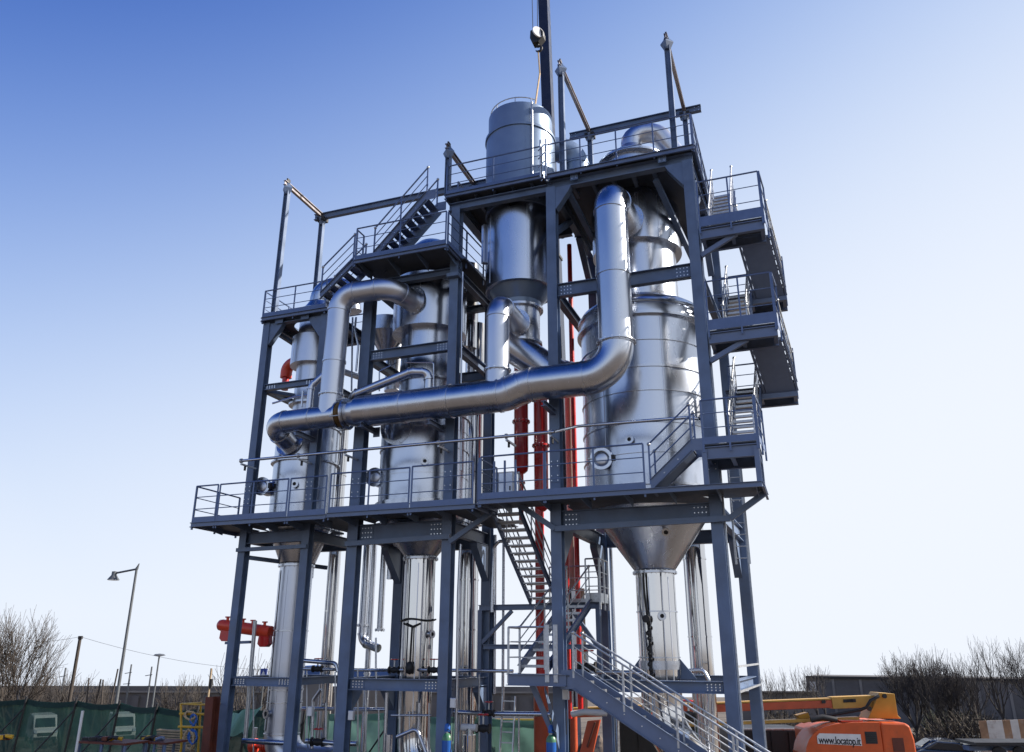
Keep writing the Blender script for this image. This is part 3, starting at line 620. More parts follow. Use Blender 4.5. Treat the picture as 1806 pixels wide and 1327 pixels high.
sC = thing('staircase', 'see-through stair of grating treads rising from the rear landing to the walkway', 'staircase', (-7.5, 2.7, 5.5), 'staircases')
stair(sC, (-7.4, 2.7, 5.55), (-7.7, .35, 7.85), (1, 0, 0), .74, 12, 'steel2', 'galv', .16, (1, 1), flatt=0, posts=4, rm='galv')

# ------------------------------------------------------------------ hoist gantries
def gantry(label, px, zbs, zt, yb, xb0, xb1, loc, hr):
    t = thing('hoist_gantry', label, 'gantry', loc, 'hoist gantries')
    def head(x, y, z):
        h = MB().lathe((x, y, z-.36), [(.1, 0), (.2, .22), (.2, .26), (.08, .42), (.08, .46)], 4).build('post_head', 'steel', t)
        MB().box((x, y, z+.18), (.05, .16, .16)).build('lug', 'dark', h)
    for x, zb in zip(px, zbs):
        MB().hb((x, 0, zb), (x, 0, zt), .17, .16, up=(1, 0, 0)).build('post', 'steel', t); head(x, 0, zt)
        MB().hb((x, yb, zb), (x, yb, zt-.1), .17, .16, up=(1, 0, 0)).build('post', 'steel', t)
        r = MB().hb((x, -.2, zt+.02), (x, yb+.15, zt+hr), .18, .11).build('runway_beam', 'pinkrail', t)
        MB().box((x, yb, zt+hr-.16), (.34, .3, .14)).build('clamp', 'dark', t)
        MB().lathe((x, yb, zt-.4), [(.1, 0), (.2, .24), (.2, .28)], 4).build('post_head', 'steel', t)
    b = MB().hb((xb0, yb, zt-.02), (xb1, yb, zt-.02), .24, .16).build('cross_beam', 'steel', t)
    for x in (xb0+.15, xb1-.15): bolts(b, [(x+i*.07, yb-.02, zt-.02+j*.06) for i in (-1, 1) for j in (-1, 1)], (0, -1, 0), .014, .02)
    return t
gantry('tall hoist gantry on the highest deck with two long posts and a sloping runway', (-5.75, -2.36), (17.95, 17.95), 21.9, 3.6, -6.5, -1.8, (-4, 0, 17.9), -.02)
gantry('lower hoist gantry spanning the narrow and middle vessels', (-15.86, -9.62), (14.68, 17.95), 19.72, 2.2, -16.2, -8.85, (-12.5, 0, 14.7), -.02)
# ------------------------------------------------------------------ vessels
def ell(r, z0, h, r1=0., n=10):
    """elliptical head: from radius r at z0 up by h, stopping at radius r1"""
    out = []
    for k in range(n+1):
        a = math.pi/2*k/n; q = r*math.cos(a)
        if q < r1: break
        out.append((q, z0+h*math.sin(a)))
    return out
def shell(root, ax, prof, m, name='shell', n=64, ang=28):
    return MB().lathe((ax[0], ax[1], 0), prof, n).build(name, m, root, ang)
def band(root, ax, z, r, h=.09, w=.05, m='inox_soft', name='ring'):
    return MB().ring((ax[0], ax[1], z), r+w, h, w+.02, 64).build(name, m, root, 30)
def side_pt(ax, r, px, py):
    """point of a vertical cylinder's near wall seen at a survey pixel"""
    d = ray(px, py); a = V((CAM.x-ax[0], CAM.y-ax[1])); b = V((d.x, d.y)); A = b.dot(b); B = a.dot(b); C = a.dot(a)-r*r
    t = (-B-math.sqrt(max(0, B*B-A*C)))/A; p = CAM+d*t; nrm = V((p.x-ax[0], p.y-ax[1], 0)).normalized(); return p, nrm
def LEG(root, pts, r, rad, m, n):
    for k, p in fillet(pts, rad, 12): MB().tube(p, r, n).build('pipe_section' if k == 's' else 'elbow', m, root, 35)
def manhole(root, ax, r, px, py, R0=.24):
    """round hatch on a short neck that looks straight out of the front"""
    p, n0 = side_pt(ax, r, px, py); n = V((.12, -1, 0)).normalized(); q = p-n*.25
    h = MB().lathe(q, [(R0, 0), (R0, .42), (R0+.05, .42), (R0+.05, .47), (R0-.035, .47), (R0-.035, .38), (0, .38)], 28, n).build('manhole', 'inox_soft', root, 30)
    MB().lathe(q+n*.385, [(0, 0), (R0-.045, 0), (R0-.055, .03), (R0*.5, .055), (0, .065)], 28, n).build('cover', 'inox_dull', h, 60)
    w = n.cross(V((0, 0, 1))); MB().box(q+n*.46-w*(R0+.07), (.09, .12, .16)).build('hinge', 'dark', h); MB().tube([q+n*.47+w*R0*.8, q+n*.5+w*(R0+.1)], .02, 6).build('clamp_bolt', 'galv', h)
def nozzle(root, ax, r, px, py, R0=.075):
    p, n = side_pt(ax, r, px, py)
    o = MB().lathe(p-n*.05, [(R0*.7, 0), (R0*.7, .14), (R0*1.15, .14), (R0*1.15, .18), (R0*.55, .18), (R0*.55, .02), (0, .02)], 20, n).build('nozzle', 'inox_soft', root, 30)
    MB().lathe(p+n*.02, [(0, 0), (R0*.54, 0), (R0*.5, .06), (0, .06)], 16, n).build('bore_shade', 'dark', o)  # dark plug painted in for the shade inside the open nozzle
def seams(root, ax, r, z0, z1, angs, w=.016, m='inox_dull', nm='seam'):
    for a in angs:
        c = V((ax[0]+math.cos(a)*(r+.004), ax[1]+math.sin(a)*(r+.004), (z0+z1)/2)); t = V((-math.sin(a), math.cos(a), 0)); nn = V((math.cos(a), math.sin(a), 0))
        MB().box(c, (w, .012, z1-z0), (t, nn, V((0, 0, 1)))).build(nm, m, root)
def tracing(root, ax, r, z0, z1, a, w=.05, m='dark'):
    seams(root, ax, r+.01, z0, z1, [a], w, m, 'cladding_strip')

v = thing('evaporator_vessel', 'widest stainless vessel with a cone below, caged by the tall frame', 'tank', (*VRr, 0), 'process vessels')
ax = VRr
shell(v, ax, [(1.85, 8.08), (1.85, 13.25)], 'inox')
MB().lathe((ax[0], ax[1], 0), [(.56, 6.3), (1.66, 7.85), (1.82, 8.05), (1.845, 8.12)], 64).build('cone', 'inox_soft', v, 30)
shell(v, ax, [(1.9, 13.25), (1.9, 13.42), (1.86, 13.44), (1.86, 13.62), (1.9, 13.64), (1.9, 13.74), (1.82, 13.9), (1.6, 14.06), (1.3, 14.14), (1.22, 14.16)], 'inox', 'shoulder')
shell(v, ax, [(1.2, 14.16), (1.2, 16.2)], 'inox', 'neck'); band(v, ax, 14.26, 1.2, .08, .09, name='flange')
shell(v, ax, [(1.21, 16.05), (1.4, 16.02), (1.4, 17.55), (1.3, 17.7), (1.2, 17.9)], 'inox', 'drum')
for z, h in ((8.4, .06), (9.25, .02), (10.1, .05), (11.0, .02), (11.72, .07), (12.5, .02)): band(v, ax, z, 1.85, h, .03 if z > 8.5 else .07)
band(v, ax, 13.3, 1.88, .07, .09, name='flange'); band(v, ax, 13.68, 1.88, .05, .06, name='flange')
seams(v, ax, 1.85, 8.5, 13.2, [R(-63), R(-118)], .012); seams(v, ax, 1.4, 16.05, 17.5, [R(-75), R(-50)], .012)
for k in range(14):
    a = R(-170+k*25); MB().box((ax[0]+math.cos(a)*1.9, ax[1]+math.sin(a)*1.9, 8.14), (.1, .1, .36)).build('support_lug', 'steel', v)
manhole(v, ax, 1.85, 1062, 812, .26); nozzle(v, ax, 1.85, 1112, 777, .1); 
d = ray(1174, 937); p = CAM+d*((1.25-CAM.y)/d.y); nn = V((.2, -.85, -.45)).normalized()
MB().lathe(p-nn*.1, [(.07, 0), (.07, .16), (.11, .16), (.11, .2), (.06, .2), (.06, .05), (0, .05)], 20, nn).build('nozzle', 'inox_soft', v, 30); MB().lathe(p+nn*.02, [(0, 0), (.055, 0), (.05, .06), (0, .06)], 14, nn).build('bore_shade', 'dark', v)  # this nozzle's hole is darkened by a plug too, as painted shade
# the head above the deck
shell(v, ax, [(1.0, 17.9), (1.0, 19.32), (1.1, 19.34), (1.1, 19.46), (.98, 19.5), (.8, 19.68), (.55, 19.9), (.37, 20.1)], 'inox_soft', 'head')
flange(v, (ax[0], ax[1], 19.36), (0, 0, 1), 1.0, .05, .16, 30)
mb = MB(); mb.tube([(ax[0], ax[1], 19.9), (ax[0], ax[1], 20.3)] + [(ax[0]+.55*(1-math.cos(a)), ax[1]+.2*(1-math.cos(a)), 20.3+.42*math.sin(a)) for a in [R(15*k) for k in range(1, 10)]] + [(ax[0]+1.75, ax[1]+.65, 19.3)], .33, 28); mb.build('outlet_elbow', 'inox_dull', v, 40)
# leg pipe with cladding
leg = thing('discharge_pipe', 'polished wide pipe hanging below the large cone, black cable down its front', 'pipe', (ax[0], ax[1], 1), 'vertical discharge pipes')
LEG(leg, [(ax[0], ax[1], 6.28), (ax[0], ax[1], 2.35), (ax[0]+2.2, ax[1]-.5, -.4)], .535, 1.5, 'inox_shiny', 40)
flange(leg, (ax[0], ax[1], 6.24), (0, 0, 1), .54, .06, .07, 24)
for z in (5.2, 4.03, 3.93): band(leg, ax, z, .535, .035, .022)
band(leg, ax, 3.82, .535, .18, .03, 'inox_soft', 'collar')
for a in (-140, -122, -100, -62, -40): seams(leg, ax, .535, 2.4, 6.1, [R(a)], .02, 'inox_dull', 'seam')
nozzle(leg, ax, .535, 1166, 1087, .1)
for s in (-1, 1): MB().poly([(ax[0]+s*.54, ax[1], 4.0), (ax[0]+s*.54, ax[1], 3.5), (ax[0]+s*.95, ax[1], 3.5)], (0, .03, 0)).build('gusset', 'steel', leg)
cb = thing('hanging_chain_hoist', 'black chain hoist and cable hanging down the front of the widest discharge pipe', 'chain hoist', (ax[0]-.18, 1.9, 4))
mb = MB(); x0, y0 = ax[0]-.2, ax[1]-.57
path = [(x0+.02*math.sin(z*3)+(6.2-z)*.03, y0-.02, z) for z in [6.2-.2*k for k in range(16)]]; mb.tube(path, .035, 6); mb.build('cable', 'dark', cb, 60)
for k in range(14): MB().lathe((x0+.06+.03*math.sin(k*2.1), y0-.03, 4.9-k*.13), [(0, -.07), (.05, -.03), (.05, .03), (0, .07)], 8).build('chain_link', 'dark', cb, 60)
MB().lathe((x0+.03, y0-.06, 5.0), [(0, -.12), (.1, -.09), (.1, .09), (0, .12)], 12, (0, 1, 0)).build('hoist_block', 'dark', cb, 40)

v = thing('evaporator_vessel', 'mid-sized domed stainless vessel inside the middle frame', 'tank', (*VM, 0), 'process vessels')
ax = VM
shell(v, ax, [(1.35, 7.98), (1.35, 11.0)], 'inox'); shell(v, ax, ell(1.35, 11.0, .95, .6), 'inox_soft', 'dome'); band(v, ax, 11.0, 1.35, .1, .05)
MB().lathe((ax[0], ax[1], 0), [(.48, 6.82), (1.2, 7.72), (1.33, 7.92), (1.345, 8.0)], 56).build('cone', 'inox_soft', v, 30)
band(v, ax, 8.25, 1.35, .16, .09); band(v, ax, 9.95, 1.35, .05, .03); band(v, ax, 9.1, 1.35, .02, .012); band(v, ax, 10.5, 1.35, .02, .012)
shell(v, ax, [(.9, 11.6), (.9, 14.0)], 'inox', 'neck'); shell(v, ax, [(.92, 13.9), (1.2, 13.86), (1.2, 15.4)], 'inox', 'drum'); band(v, ax, 12.2, .9, .06, .12, name='flange')
seams(v, ax, .9, 12.2, 13.8, [R(-66), R(-100)], .014); seams(v, ax, 1.2, 13.9, 15.3, [R(-80)], .014)
manhole(v, ax, 1.35, 665, 844, .24); nozzle(v, ax, 1.35, 749, 815, .1)
shell(v, ax, [(1.1, 15.6), (1.1, 16.35), (1.22, 16.38), (1.22, 16.5), (1.05, 16.55), (.8, 16.9), (.5, 17.2), (.3, 17.3), (0, 17.34)], 'inox_soft', 'head'); band(v, ax, 16.34, 1.1, .05, .16, name='flange')
flange(v, (ax[0]-.3, .22, 10.5), (0, -1, 0), .44, .06, .09, 18)
leg = thing('discharge_pipe', 'stainless pipe below the middle cone with a looped black sling on it', 'pipe', (ax[0], ax[1], 1), 'vertical discharge pipes')
LEG(leg, [(ax[0], ax[1], 6.8), (ax[0], ax[1], 1.7), (ax[0]+.9, ax[1]-.5, -.3)], .45, 1.2, 'inox_shiny', 36)
flange(leg, (ax[0], ax[1], 6.76), (0, 0, 1), .455, .06, .07, 20)
for a in (-150, -128, -70, -52): seams(leg, ax, .45, 2.4, 6.6, [R(a)], .03, 'inox_dull')
band(leg, ax, 5.02, .45, .035, .02); nozzle(leg, ax, .45, 757, 1119, .1)
sg = thing('sling', 'black sling choked round the middle discharge pipe with a small block hanging', 'sling', (ax[0], ax[1]-.5, 4.5))
mb = MB(); mb.tube([(ax[0]+.5*math.cos(a), ax[1]+.5*math.sin(a), 5.02+.025*math.sin(3*a)) for a in [R(10*k) for k in range(37)]], .027, 6); mb.build('strap', 'dark', sg, 60)
p0 = at(727, 1106, 1.0); p1 = at(723, 1170, .95); mb = MB(); mb.tube([at(712, 1100, 1.08), p0, at(742, 1100, 1.08)], .03, 6); mb.tube([p0, p1], .03, 6); mb.build('hanging_leg', 'dark', sg, 60)
MB().lathe(p1-V((0, 0, .3)), [(0, 0), (.11, .05), (.13, .2), (.08, .32), (0, .36)], 10).build('block', 'dark', sg, 60)

v = thing('evaporator_vessel', 'narrowest stainless vessel inside the slim frame, red elbow at its neck', 'tank', (*VL, 0), 'process vessels')
ax = VL
shell(v, ax, [(1.0, 7.9), (1.0, 11.0)], 'inox'); shell(v, ax, ell(1.0, 11.0, .7, .5), 'inox_soft', 'dome'); band(v, ax, 11.0, 1.0, .08, .05)
MB().lathe((ax[0], ax[1], 0), [(.53, 6.75), (.9, 7.6), (.99, 7.92)], 48).build('cone', 'inox_soft', v, 30)
band(v, ax, 8.1, 1.0, .14, .08); band(v, ax, 9.85, 1.0, .05, .09)
shell(v, ax, [(.58, 11.4), (.58, 13.3)], 'inox_dull', 'neck'); shell(v, ax, [(.6, 13.22), (.8, 13.2), (.8, 14.2), (.62, 14.3), (.62, 14.66)], 'inox_dull', 'drum'); band(v, ax, 11.85, .58, .06, .14, name='flange')
seams(v, ax, .58, 11.9, 13.2, [R(-70), R(-110)], .012); seams(v, ax, .8, 13.25, 14.15, [R(-62), R(-118)], .012)
manhole(v, ax, 1.0, 467, 860, .24); nozzle(v, ax, 1.0, 521, 855, .1)
shell(v, ax, [(.62, 14.66), (.62, 15.1), (.72, 15.12), (.72, 15.2), (.6, 15.24), (.42, 15.5), (.4, 15.55)], 'inox_soft', 'head'); flange(v, (ax[0], ax[1], 15.12), (0, 0, 1), .62, .05, .12, 18)
MB().tube([(ax[0], ax[1], 15.45), (ax[0], ax[1], 15.7)] + [(ax[0]+.5*(1-math.cos(a)), ax[1]+.2*(1-math.cos(a)), 15.7+.5*math.sin(a)) for a in [R(15*k) for k in range(1, 11)]] + [(ax[0]+1.0, ax[1]+.45, 15.3)], .36, 24).build('outlet_elbow', 'inox_soft', v, 40)
e = MB(); e.tube([p for k, q in fillet([(-15.2, 1.7, 13.73), (-16.57, 1.9, 13.73), (-16.57, 1.9, 13.08)], .3, 10) for p in (q if k == 'e' else [q[0]])] + [(-16.57, 1.9, 13.23)], .2, 20); e.build('red_elbow', 'vermilion', v, 50)
MB().tube([(-16.57, 1.9, 13.25), (-16.57, 1.9, 12.78)], .12, 12).build('red_stub', 'red', v, 50)
leg = thing('discharge_pipe', 'dull clad pipe under the narrowest vessel, bending near the yard', 'pipe', (ax[0], ax[1], 1), 'vertical discharge pipes')
LEG(leg, [(ax[0], ax[1], 6.72), (ax[0], ax[1], 1.15), (ax[0]+1.9, ax[1], 1.15)], .5, .8, 'inox_dull', 36)
flange(leg, (ax[0], ax[1], 6.66), (0, 0, 1), .505, .06, .06, 20)
for a in (-150, -120, -85, -55): seams(leg, ax, .5, 2.0, 6.5, [R(a)], .03, 'dark' if a == -120 else 'inox_dull')
for z in (4.75, 3.1, 2.75, 1.9): band(leg, ax, z, .5, .035, .02)
nozzle(leg, ax, .5, 475, 1259, .12)

# condenser stack in the bay between middle and tall frames
SK = (-7.68, 1.55)
v = thing('condenser', 'big grey barrel standing through the highest deck between two frames', 'tank', (*SK, 13))
shell(v, SK, [(1.16, 17.6), (1.16, 20.45)], 'barrel', 'barrel'); shell(v, SK, [(1.09, 20.45), (1.09, 21.38), (1.06, 21.38), (1.06, 21.0), (0, 21.0)], 'barrel', 'barrel_top'); band(v, SK, 20.48, 1.15, .09, .05, 'barrel', 'ring')
shell(v, SK, [(1.12, 14.9), (1.12, 17.6)], 'inox', 'drum'); shell(v, SK, [(1.1, 14.93), (1.06, 15.05), (.95, 14.85), (.66, 14.5), (.62, 14.3)], 'barrel', 'cone')  # cone takes the dark barrel colour to imitate shade and dark reflections under the drum
shell(v, SK, [(.6, 12.9), (.6, 14.35)], 'inox_soft', 'neck'); flange(v, (*SK, 14.3), (0, 0, 1), .62, .07, .09, 24)
band(v, SK, 13.15, .6, .08, .07, name='flange')
h = MB(); h.tube([(SK[0]+1.02*math.cos(R(a)), SK[1]+1.02*math.sin(R(a)), 21.6) for a in range(150, 321, 10)], .02, 6)
for a in (160, 200, 240, 280, 310): h.tube([(SK[0]+1.05*math.cos(R(a)), SK[1]+1.05*math.sin(R(a)), 21.3), (SK[0]+1.02*math.cos(R(a)), SK[1]+1.02*math.sin(R(a)), 21.6)], .018, 6)
h.build('top_hoop', 'galv', v, 60)
seams(v, SK, 1.16, 17.95, 20.4, [R(-62)], .03, 'barrel', 'seam'); seams(v, SK, 1.12, 15, 17.5, [R(-60), R(-130)], .012)
lk = MB().box((SK[0]-1.06, SK[1]-.5, 16.6), (.16, .16, 1.4), (V((.8, -.6, 0)), V((.6, .8, 0)), V((0, 0, 1)))).build('level_glass', 'inox_dull', v, bevel=.02)
tr = MB()
for a in (-52,): 
    for z0, z1 in ((18, 21.3),): tr.tube([(SK[0]+1.2*math.cos(R(a)), SK[1]+1.2*math.sin(R(a)), z0), (SK[0]+1.2*math.cos(R(a)), SK[1]+1.2*math.sin(R(a)), z1)], .035, 8)
tr.build('riser', 'galv', v, 60)
dn = thing('vapour_duct', 'dark duct bending down beside the big grey barrel on the highest deck', 'duct', (-6.2, 2.4, 18), 'vapour ducts')
duct(dn, [(SK[0]+.7, SK[1]+.6, 20.55), (-6.05, 2.75, 20.55), (-6.05, 2.75, 17.95)], .42, .55, 'barrel', 28)

# ------------------------------------------------------------------ front vapour ducts
DY = -.65
t = thing('vapour_duct', 'long polished horizontal vapour duct in front of the columns, rising to the widest vessel', 'duct', (-8, DY, 10.5), 'vapour ducts')
duct(t, [(-15.0, .5, 10.32), (-15.02, DY+.02, 10.74), (-12.6, DY, 10.76)], .34, .52, 'inox_soft', 36)
flange(t, (-15.0, .36, 10.38), (0, -.95, .35), .36, .05, .1, 16)
for x in (-13.55,): MB().tube([(x-.02, DY, 10.755), (x+.02, DY, 10.755)], .352, 36).build('band', 'inox_soft', t, 35)
MB().lathe((-12.62, DY, 10.77), [(.36, 0), (.42, .0), (.42, .05), (.35, .05)], 36, (1, 0, 0), close=True).build('flange', 'inox_soft', t, 35); MB().lathe((-12.36, DY, 10.78), [(.38, 0), (.47, .0), (.47, .05), (.37, .05)], 36, (1, 0, 0), close=True).build('flange', 'inox_soft', t, 35)
bl = MB().lathe((-12.57, DY, 10.775), [(.33 if k % 2 else .37, k*.026) for k in range(9)], 36, (1, 0, 0)).build('bellows', 'brass', t, 60)
for a in (20, 110, 200, 290): MB().tube([(-12.66, DY+.46*math.cos(R(a)), 10.78+.46*math.sin(R(a))), (-12.28, DY+.46*math.cos(R(a)), 10.78+.46*math.sin(R(a)))], .018, 6).build('tie_rod', 'galv', t)
MB().lathe((-12.31, DY, 10.79), [(.36, 0), (.36, .06), (.46, .38)], 36, (1, 0, 0)).build('reducer', 'inox_soft', t, 35)
duct(t, [(-11.95, DY, 10.8), (-7.35, DY, 10.83), (-6.72, DY, 11.04), (-4.2, DY, 11.04), (-4.2, DY, 16.52), (-4.15, 1.35, 16.52)], .465, [.9, .9, .88, .62], 'inox_soft', 40, step=1.75)
flange(t, (-4.2, DY, 11.93), (0, 0, 1), .47, .035, .06, 16); flange(t, (-4.15, 1.0, 16.52), (0, 1, 0), .47, .06, .13, 20)
t2 = thing('vapour_duct', 'pale vertical duct with a gooseneck top entering the middle vessel drum', 'duct', (-12.9, DY, 13), 'vapour ducts')
mb_tail = MB().lathe((-12.95, DY, 11.02), [(.338, 0.0), (.338, .36)], 32).build('saddle', 'inox_dull', t2, 35)
duct(t2, [(-12.95, DY, 10.8), (-12.9, DY, 14.72), (-11.15, DY+.05, 14.72), (-10.88, .45, 14.62)], .338, [.55, .62], 'inox_dull', 32, step=2.0)
flange(t2, (-12.945, DY, 11.42), (0, 0, 1), .34, .035, .045, 14); flange(t2, (-10.9, .38, 14.63), (.22, .97, 0), .36, .05, .14, 18)
t3 = thing('vapour_duct', 'short pale vertical duct bending back under the condenser', 'duct', (-7.6, DY, 12.5), 'vapour ducts')
duct(t3, [(-7.59, DY, 11.1), (-7.59, DY, 13.62), (-7.62, 1.2, 13.62)], .33, [.45], 'inox_dull', 32)
flange(t3, (-7.59, DY, 11.56), (0, 0, 1), .335, .035, .05, 14); flange(t3, (-7.62, .92, 13.62), (0, 1, 0), .34, .06, .12, 16)
t4 = thing('vapour_duct', 'wide slanting duct from under the condenser to the widest vessel', 'duct', (-7, 1.8, 12), 'vapour ducts')
duct(t4, [(-8.0, 1.28, 13.15), (-6.5, 1.5, 11.95), (-5.75, 2.1, 11.95)], .5, [.5], 'inox_soft', 32)
t5 = thing('pipe_line', 'slender bright pipe arching from behind a column down to the middle dome', 'pipe', (-11, -.2, 11.8), 'small process pipes')
duct(t5, [(-12.5, .55, 10.6), (-12.5, -.3, 11.45), (-10.45, -.32, 11.98), (-9.98, -.1, 11.98), (-9.98, -.1, 11.0)], .135, [.3, .2, .22], 'inox_soft', 20, bw=.03, bl=.03)
flange(t5, (-9.98, -.1, 11.42), (0, 0, 1), .135, .04, .06, 8)
t6 = thing('pipe_line', 'small bright pipe dropping onto the narrow end of the long duct', 'pipe', (-13.9, -.3, 11.5), 'small process pipes')
duct(t6, [(-13.86, -.4, 11.0), (-13.86, -.4, 11.9), (-13.3, -.2, 12.5), (-13.1, 1.2, 12.6)], .1, [.25, .2], 'inox_dull', 16, bw=.025, bl=.03)

# duct brackets standing out from the columns
for x, z, lab in ((X1, 10.28, 'short bracket beam under the narrow end of the long duct'), (X2+.6, 10.33, 'short bracket beam by the bellows of the long duct'), (X3-.2, 10.2, 'short bracket beam under the middle of the long duct'), (X4, 10.38, 'short bracket beam beside the upward bend of the long duct')):
    b = thing('pipe_bracket', lab, 'bracket', (x, 0, z), 'duct brackets')
    MB().hb((x, -.95, z), (x, .05, z), .14, .14, tw=.012, tf=.014).build('arm', 'steel2', b); MB().box((x, -.005, z), (.22, .012, .3)).build('end_plate', 'steel2', b)
# horizontal spray pipe in front of the vessels
sp = thing('pipe_line', 'long thin pipe strung level across all three frames above the walkway rail', 'pipe', (-10, -.7, 9.65), 'small process pipes')
MB().tube([(-15.85, -.7, 9.64), (-5.95, -.7, 9.64)], .045, 10).build('pipe_section', 'inox_soft', sp, 40)
MB().tube([(-5.2, -.1, 9.9), (-2.6, -.1, 9.86), (-2.1, .3, 9.86)], .045, 10).build('pipe_section', 'inox_soft', sp, 40)
MB().tube([(-5.95, -.7, 9.64), (-5.5, -.1, 9.9), (-5.2, -.1, 9.9)], .04, 10).build('elbow', 'inox_soft', sp, 40)
for x in (X0+.2, X1, X2, X3, -7.3, X4+.1):
    c = MB().bar((x, -.7, 9.54), (x, 0, 9.54), .05).build('clamp_arm', 'galv', sp); MB().lathe((x-.03, -.7, 9.64), [(.07, 0), (.07, .06)], 12, (1, 0, 0)).build('clamp', 'galv', c, 40); MB().tube([(x, -.5, 9.52), (x, -.5, 9.38)], .035, 6).build('drop', 'dark', c)

# small instrument lines
def line(lab, pts, r=.022, m='inox_soft', rad=.08): return pipe('instrument_line', lab, 'pipe', pts, r, rad, m, 8, 'instrument lines')
line('thin tube looping above the middle dome', [at(716, 640, -.1), at(765, 640, -.1), at(765, 690, -.1)]); line('thin tube rising left of the middle dome', [at(669, 690, -.1), at(669, 655, -.1), at(700, 640, .3)])
line('thin drain tube beside the middle frame right column', [at(813, 690, .3), at(815, 520, .3), at(816, 480, .3)], .03)
line('thin drain tube running down under the condenser', [at(813, 735, .3), at(813, 830, .3)], .03)
line('thin tube behind the pale gooseneck duct', [at(628, 655, .3), at(632, 610, .3), at(626, 580, .3), at(628, 560, .3)], .035); line('thin tube by the gooseneck, beside the column', [at(620, 690, .4), at(622, 560, .4)], .03)
line('hoop tube above the narrow end of the long duct', [at(480, 712, -.2), at(520, 700, .2), at(560, 695, .2)], .03); line('upright tube above the narrow end of the long duct', [at(532, 718, -.4), at(534, 690, -.4)], .03)

# ------------------------------------------------------------------ rear vertical pipes
def vert(lab, px, py, w_px, Y, z0, z1, m='inox_shiny', name='riser_pipe', seg=(), seamn=0):
    c = at(px, py, Y); r = w_px/2/F_PX*((c-CAM).dot(FW)); t = thing(name, lab, 'pipe', (c.x, c.y, z0), 'rear risers')
    zs = [z0] + list(seg) + [z1]
    for a, b in zip(zs, zs[1:]): MB().tube([(c.x, c.y, a), (c.x, c.y, b)], r, 28).build('pipe_section', m, t, 35)
    for z in seg: MB().ring((c.x, c.y, z), r+.02, .05, .05, 28).build('band', m, t, 35)
    if seamn: seams(t, (c.x, c.y), r, z0, z1, [R(-150+k*30) for k in range(seamn)], .02, 'inox_dull')
    return c, r, t
c, r, t = vert('copper-tinted polished riser behind the narrow vessel', 586, 1050, 21, 3.2, 0, 8.0, seg=(3.4, 5.4), seamn=3)
c, r, t = vert('wide polished riser above the walkway behind the narrow vessel', 596, 800, 33, 3.2, 8.0, 12.6, seg=(9.9,))
c, r, t = vert('polished riser behind the middle frame right column', 826, 1050, 35, 3.7, .6, 8.0, seg=(3.4, 4.8, 6.3), seamn=5)
c, r, t = vert('wide bright riser above the walkway beside the middle frame', 836, 800, 36, 3.7, 8.0, 15.0, seg=(9.7, 12.6), seamn=4)
c, r, t = vert('thin riser left of the middle frame', 646, 1000, 14, 3.2, 4.9, 7.9, 'inox_soft'); duct(t, [(c.x, c.y, 4.95), (c.x, c.y, 4.45), (c.x+.75, c.y-.25, 4.25)], r, .3, 'inox_soft', 20); flange(t, (c.x, c.y, 4.95), (0, 0, 1), r, .05, .06, 8)
c, r, t = vert('second thin riser, running full height left of the middle frame', 655, 1060, 10, 3.4, .2, 7.9, 'inox_soft', seg=(3.5,))
c, r, t = vert('third thin riser cut short above the yard left of the middle frame', 676, 1000, 11, 3.1, 4.8, 7.9, 'inox_soft'); flange(t, (c.x, c.y, 4.8), (0, 0, 1), r, .05, .06, 8)
c, r, t = vert('wide riser to the rear, right of the cone', 1229, 1050, 40, 5.6, 1.0, 8.2, seg=(4.6, 6.9), seamn=3); MB().tube([(c.x, c.y, 2.4), (c.x-.05, c.y, 1.0)], [r, r*.8], 28).build('reducer', 'inox_soft', t, 35)
c, r, t = vert('slim grey riser beside the stair bay', 888, 1000, 5, 3.6, 2.5, 8.0, 'inox_soft'); c, r, t = vert('slim riser next to the stair bay post', 873, 1000, 6, 3.2, 3.0, 7.6, 'inox_soft')
c, r, t = vert('slim riser right of the rear stair column', 1078, 1000, 7, 5.2, 1.0, 8.0, 'inox_soft')
c, r, t = vert('bright drum behind the middle drum, at the upper deck edge', 826, 440, 40, 3.4, 14.0, 17.2, 'inox_shiny')
c, r, t = vert('bright riser behind the gooseneck duct', 700, 560, 30, 3.4, 12.8, 15.0, 'inox_soft')
hp = thing('hopper', 'small inverted stainless cone behind the middle frame left column', 'hopper', at(683, 600, 2.5)); c = at(683, 600, 2.5)
MB().lathe((c.x, c.y, c.z-.55), [(.22, 0), (.62, .7), (.66, .75), (.66, 1.25)], 32).build('cone', 'inox_soft', hp, 30); seams(hp, (c.x, c.y), .6, c.z+.25, c.z+.6, [R(-100), R(-60)], .015)
for px_, s in ((690, 1), (544, 0)):
    c = at(px_ if s else 552, 965, 2.7); h = thing('hopper', 'narrow collecting cone under the walkway beside the ' + ('middle' if s else 'slim') + ' frame', 'hopper', (c.x, c.y, c.z))
    MB().lathe((c.x, c.y, c.z-.6), [(.1, 0), (.55, 1.2), (.57, 1.3)], 24).build('cone', 'inox_soft', h, 30); MB().tube([(c.x, c.y, c.z-1.0), (c.x, c.y, c.z-.58)], .1, 12).build('outlet', 'inox_soft', h, 40)

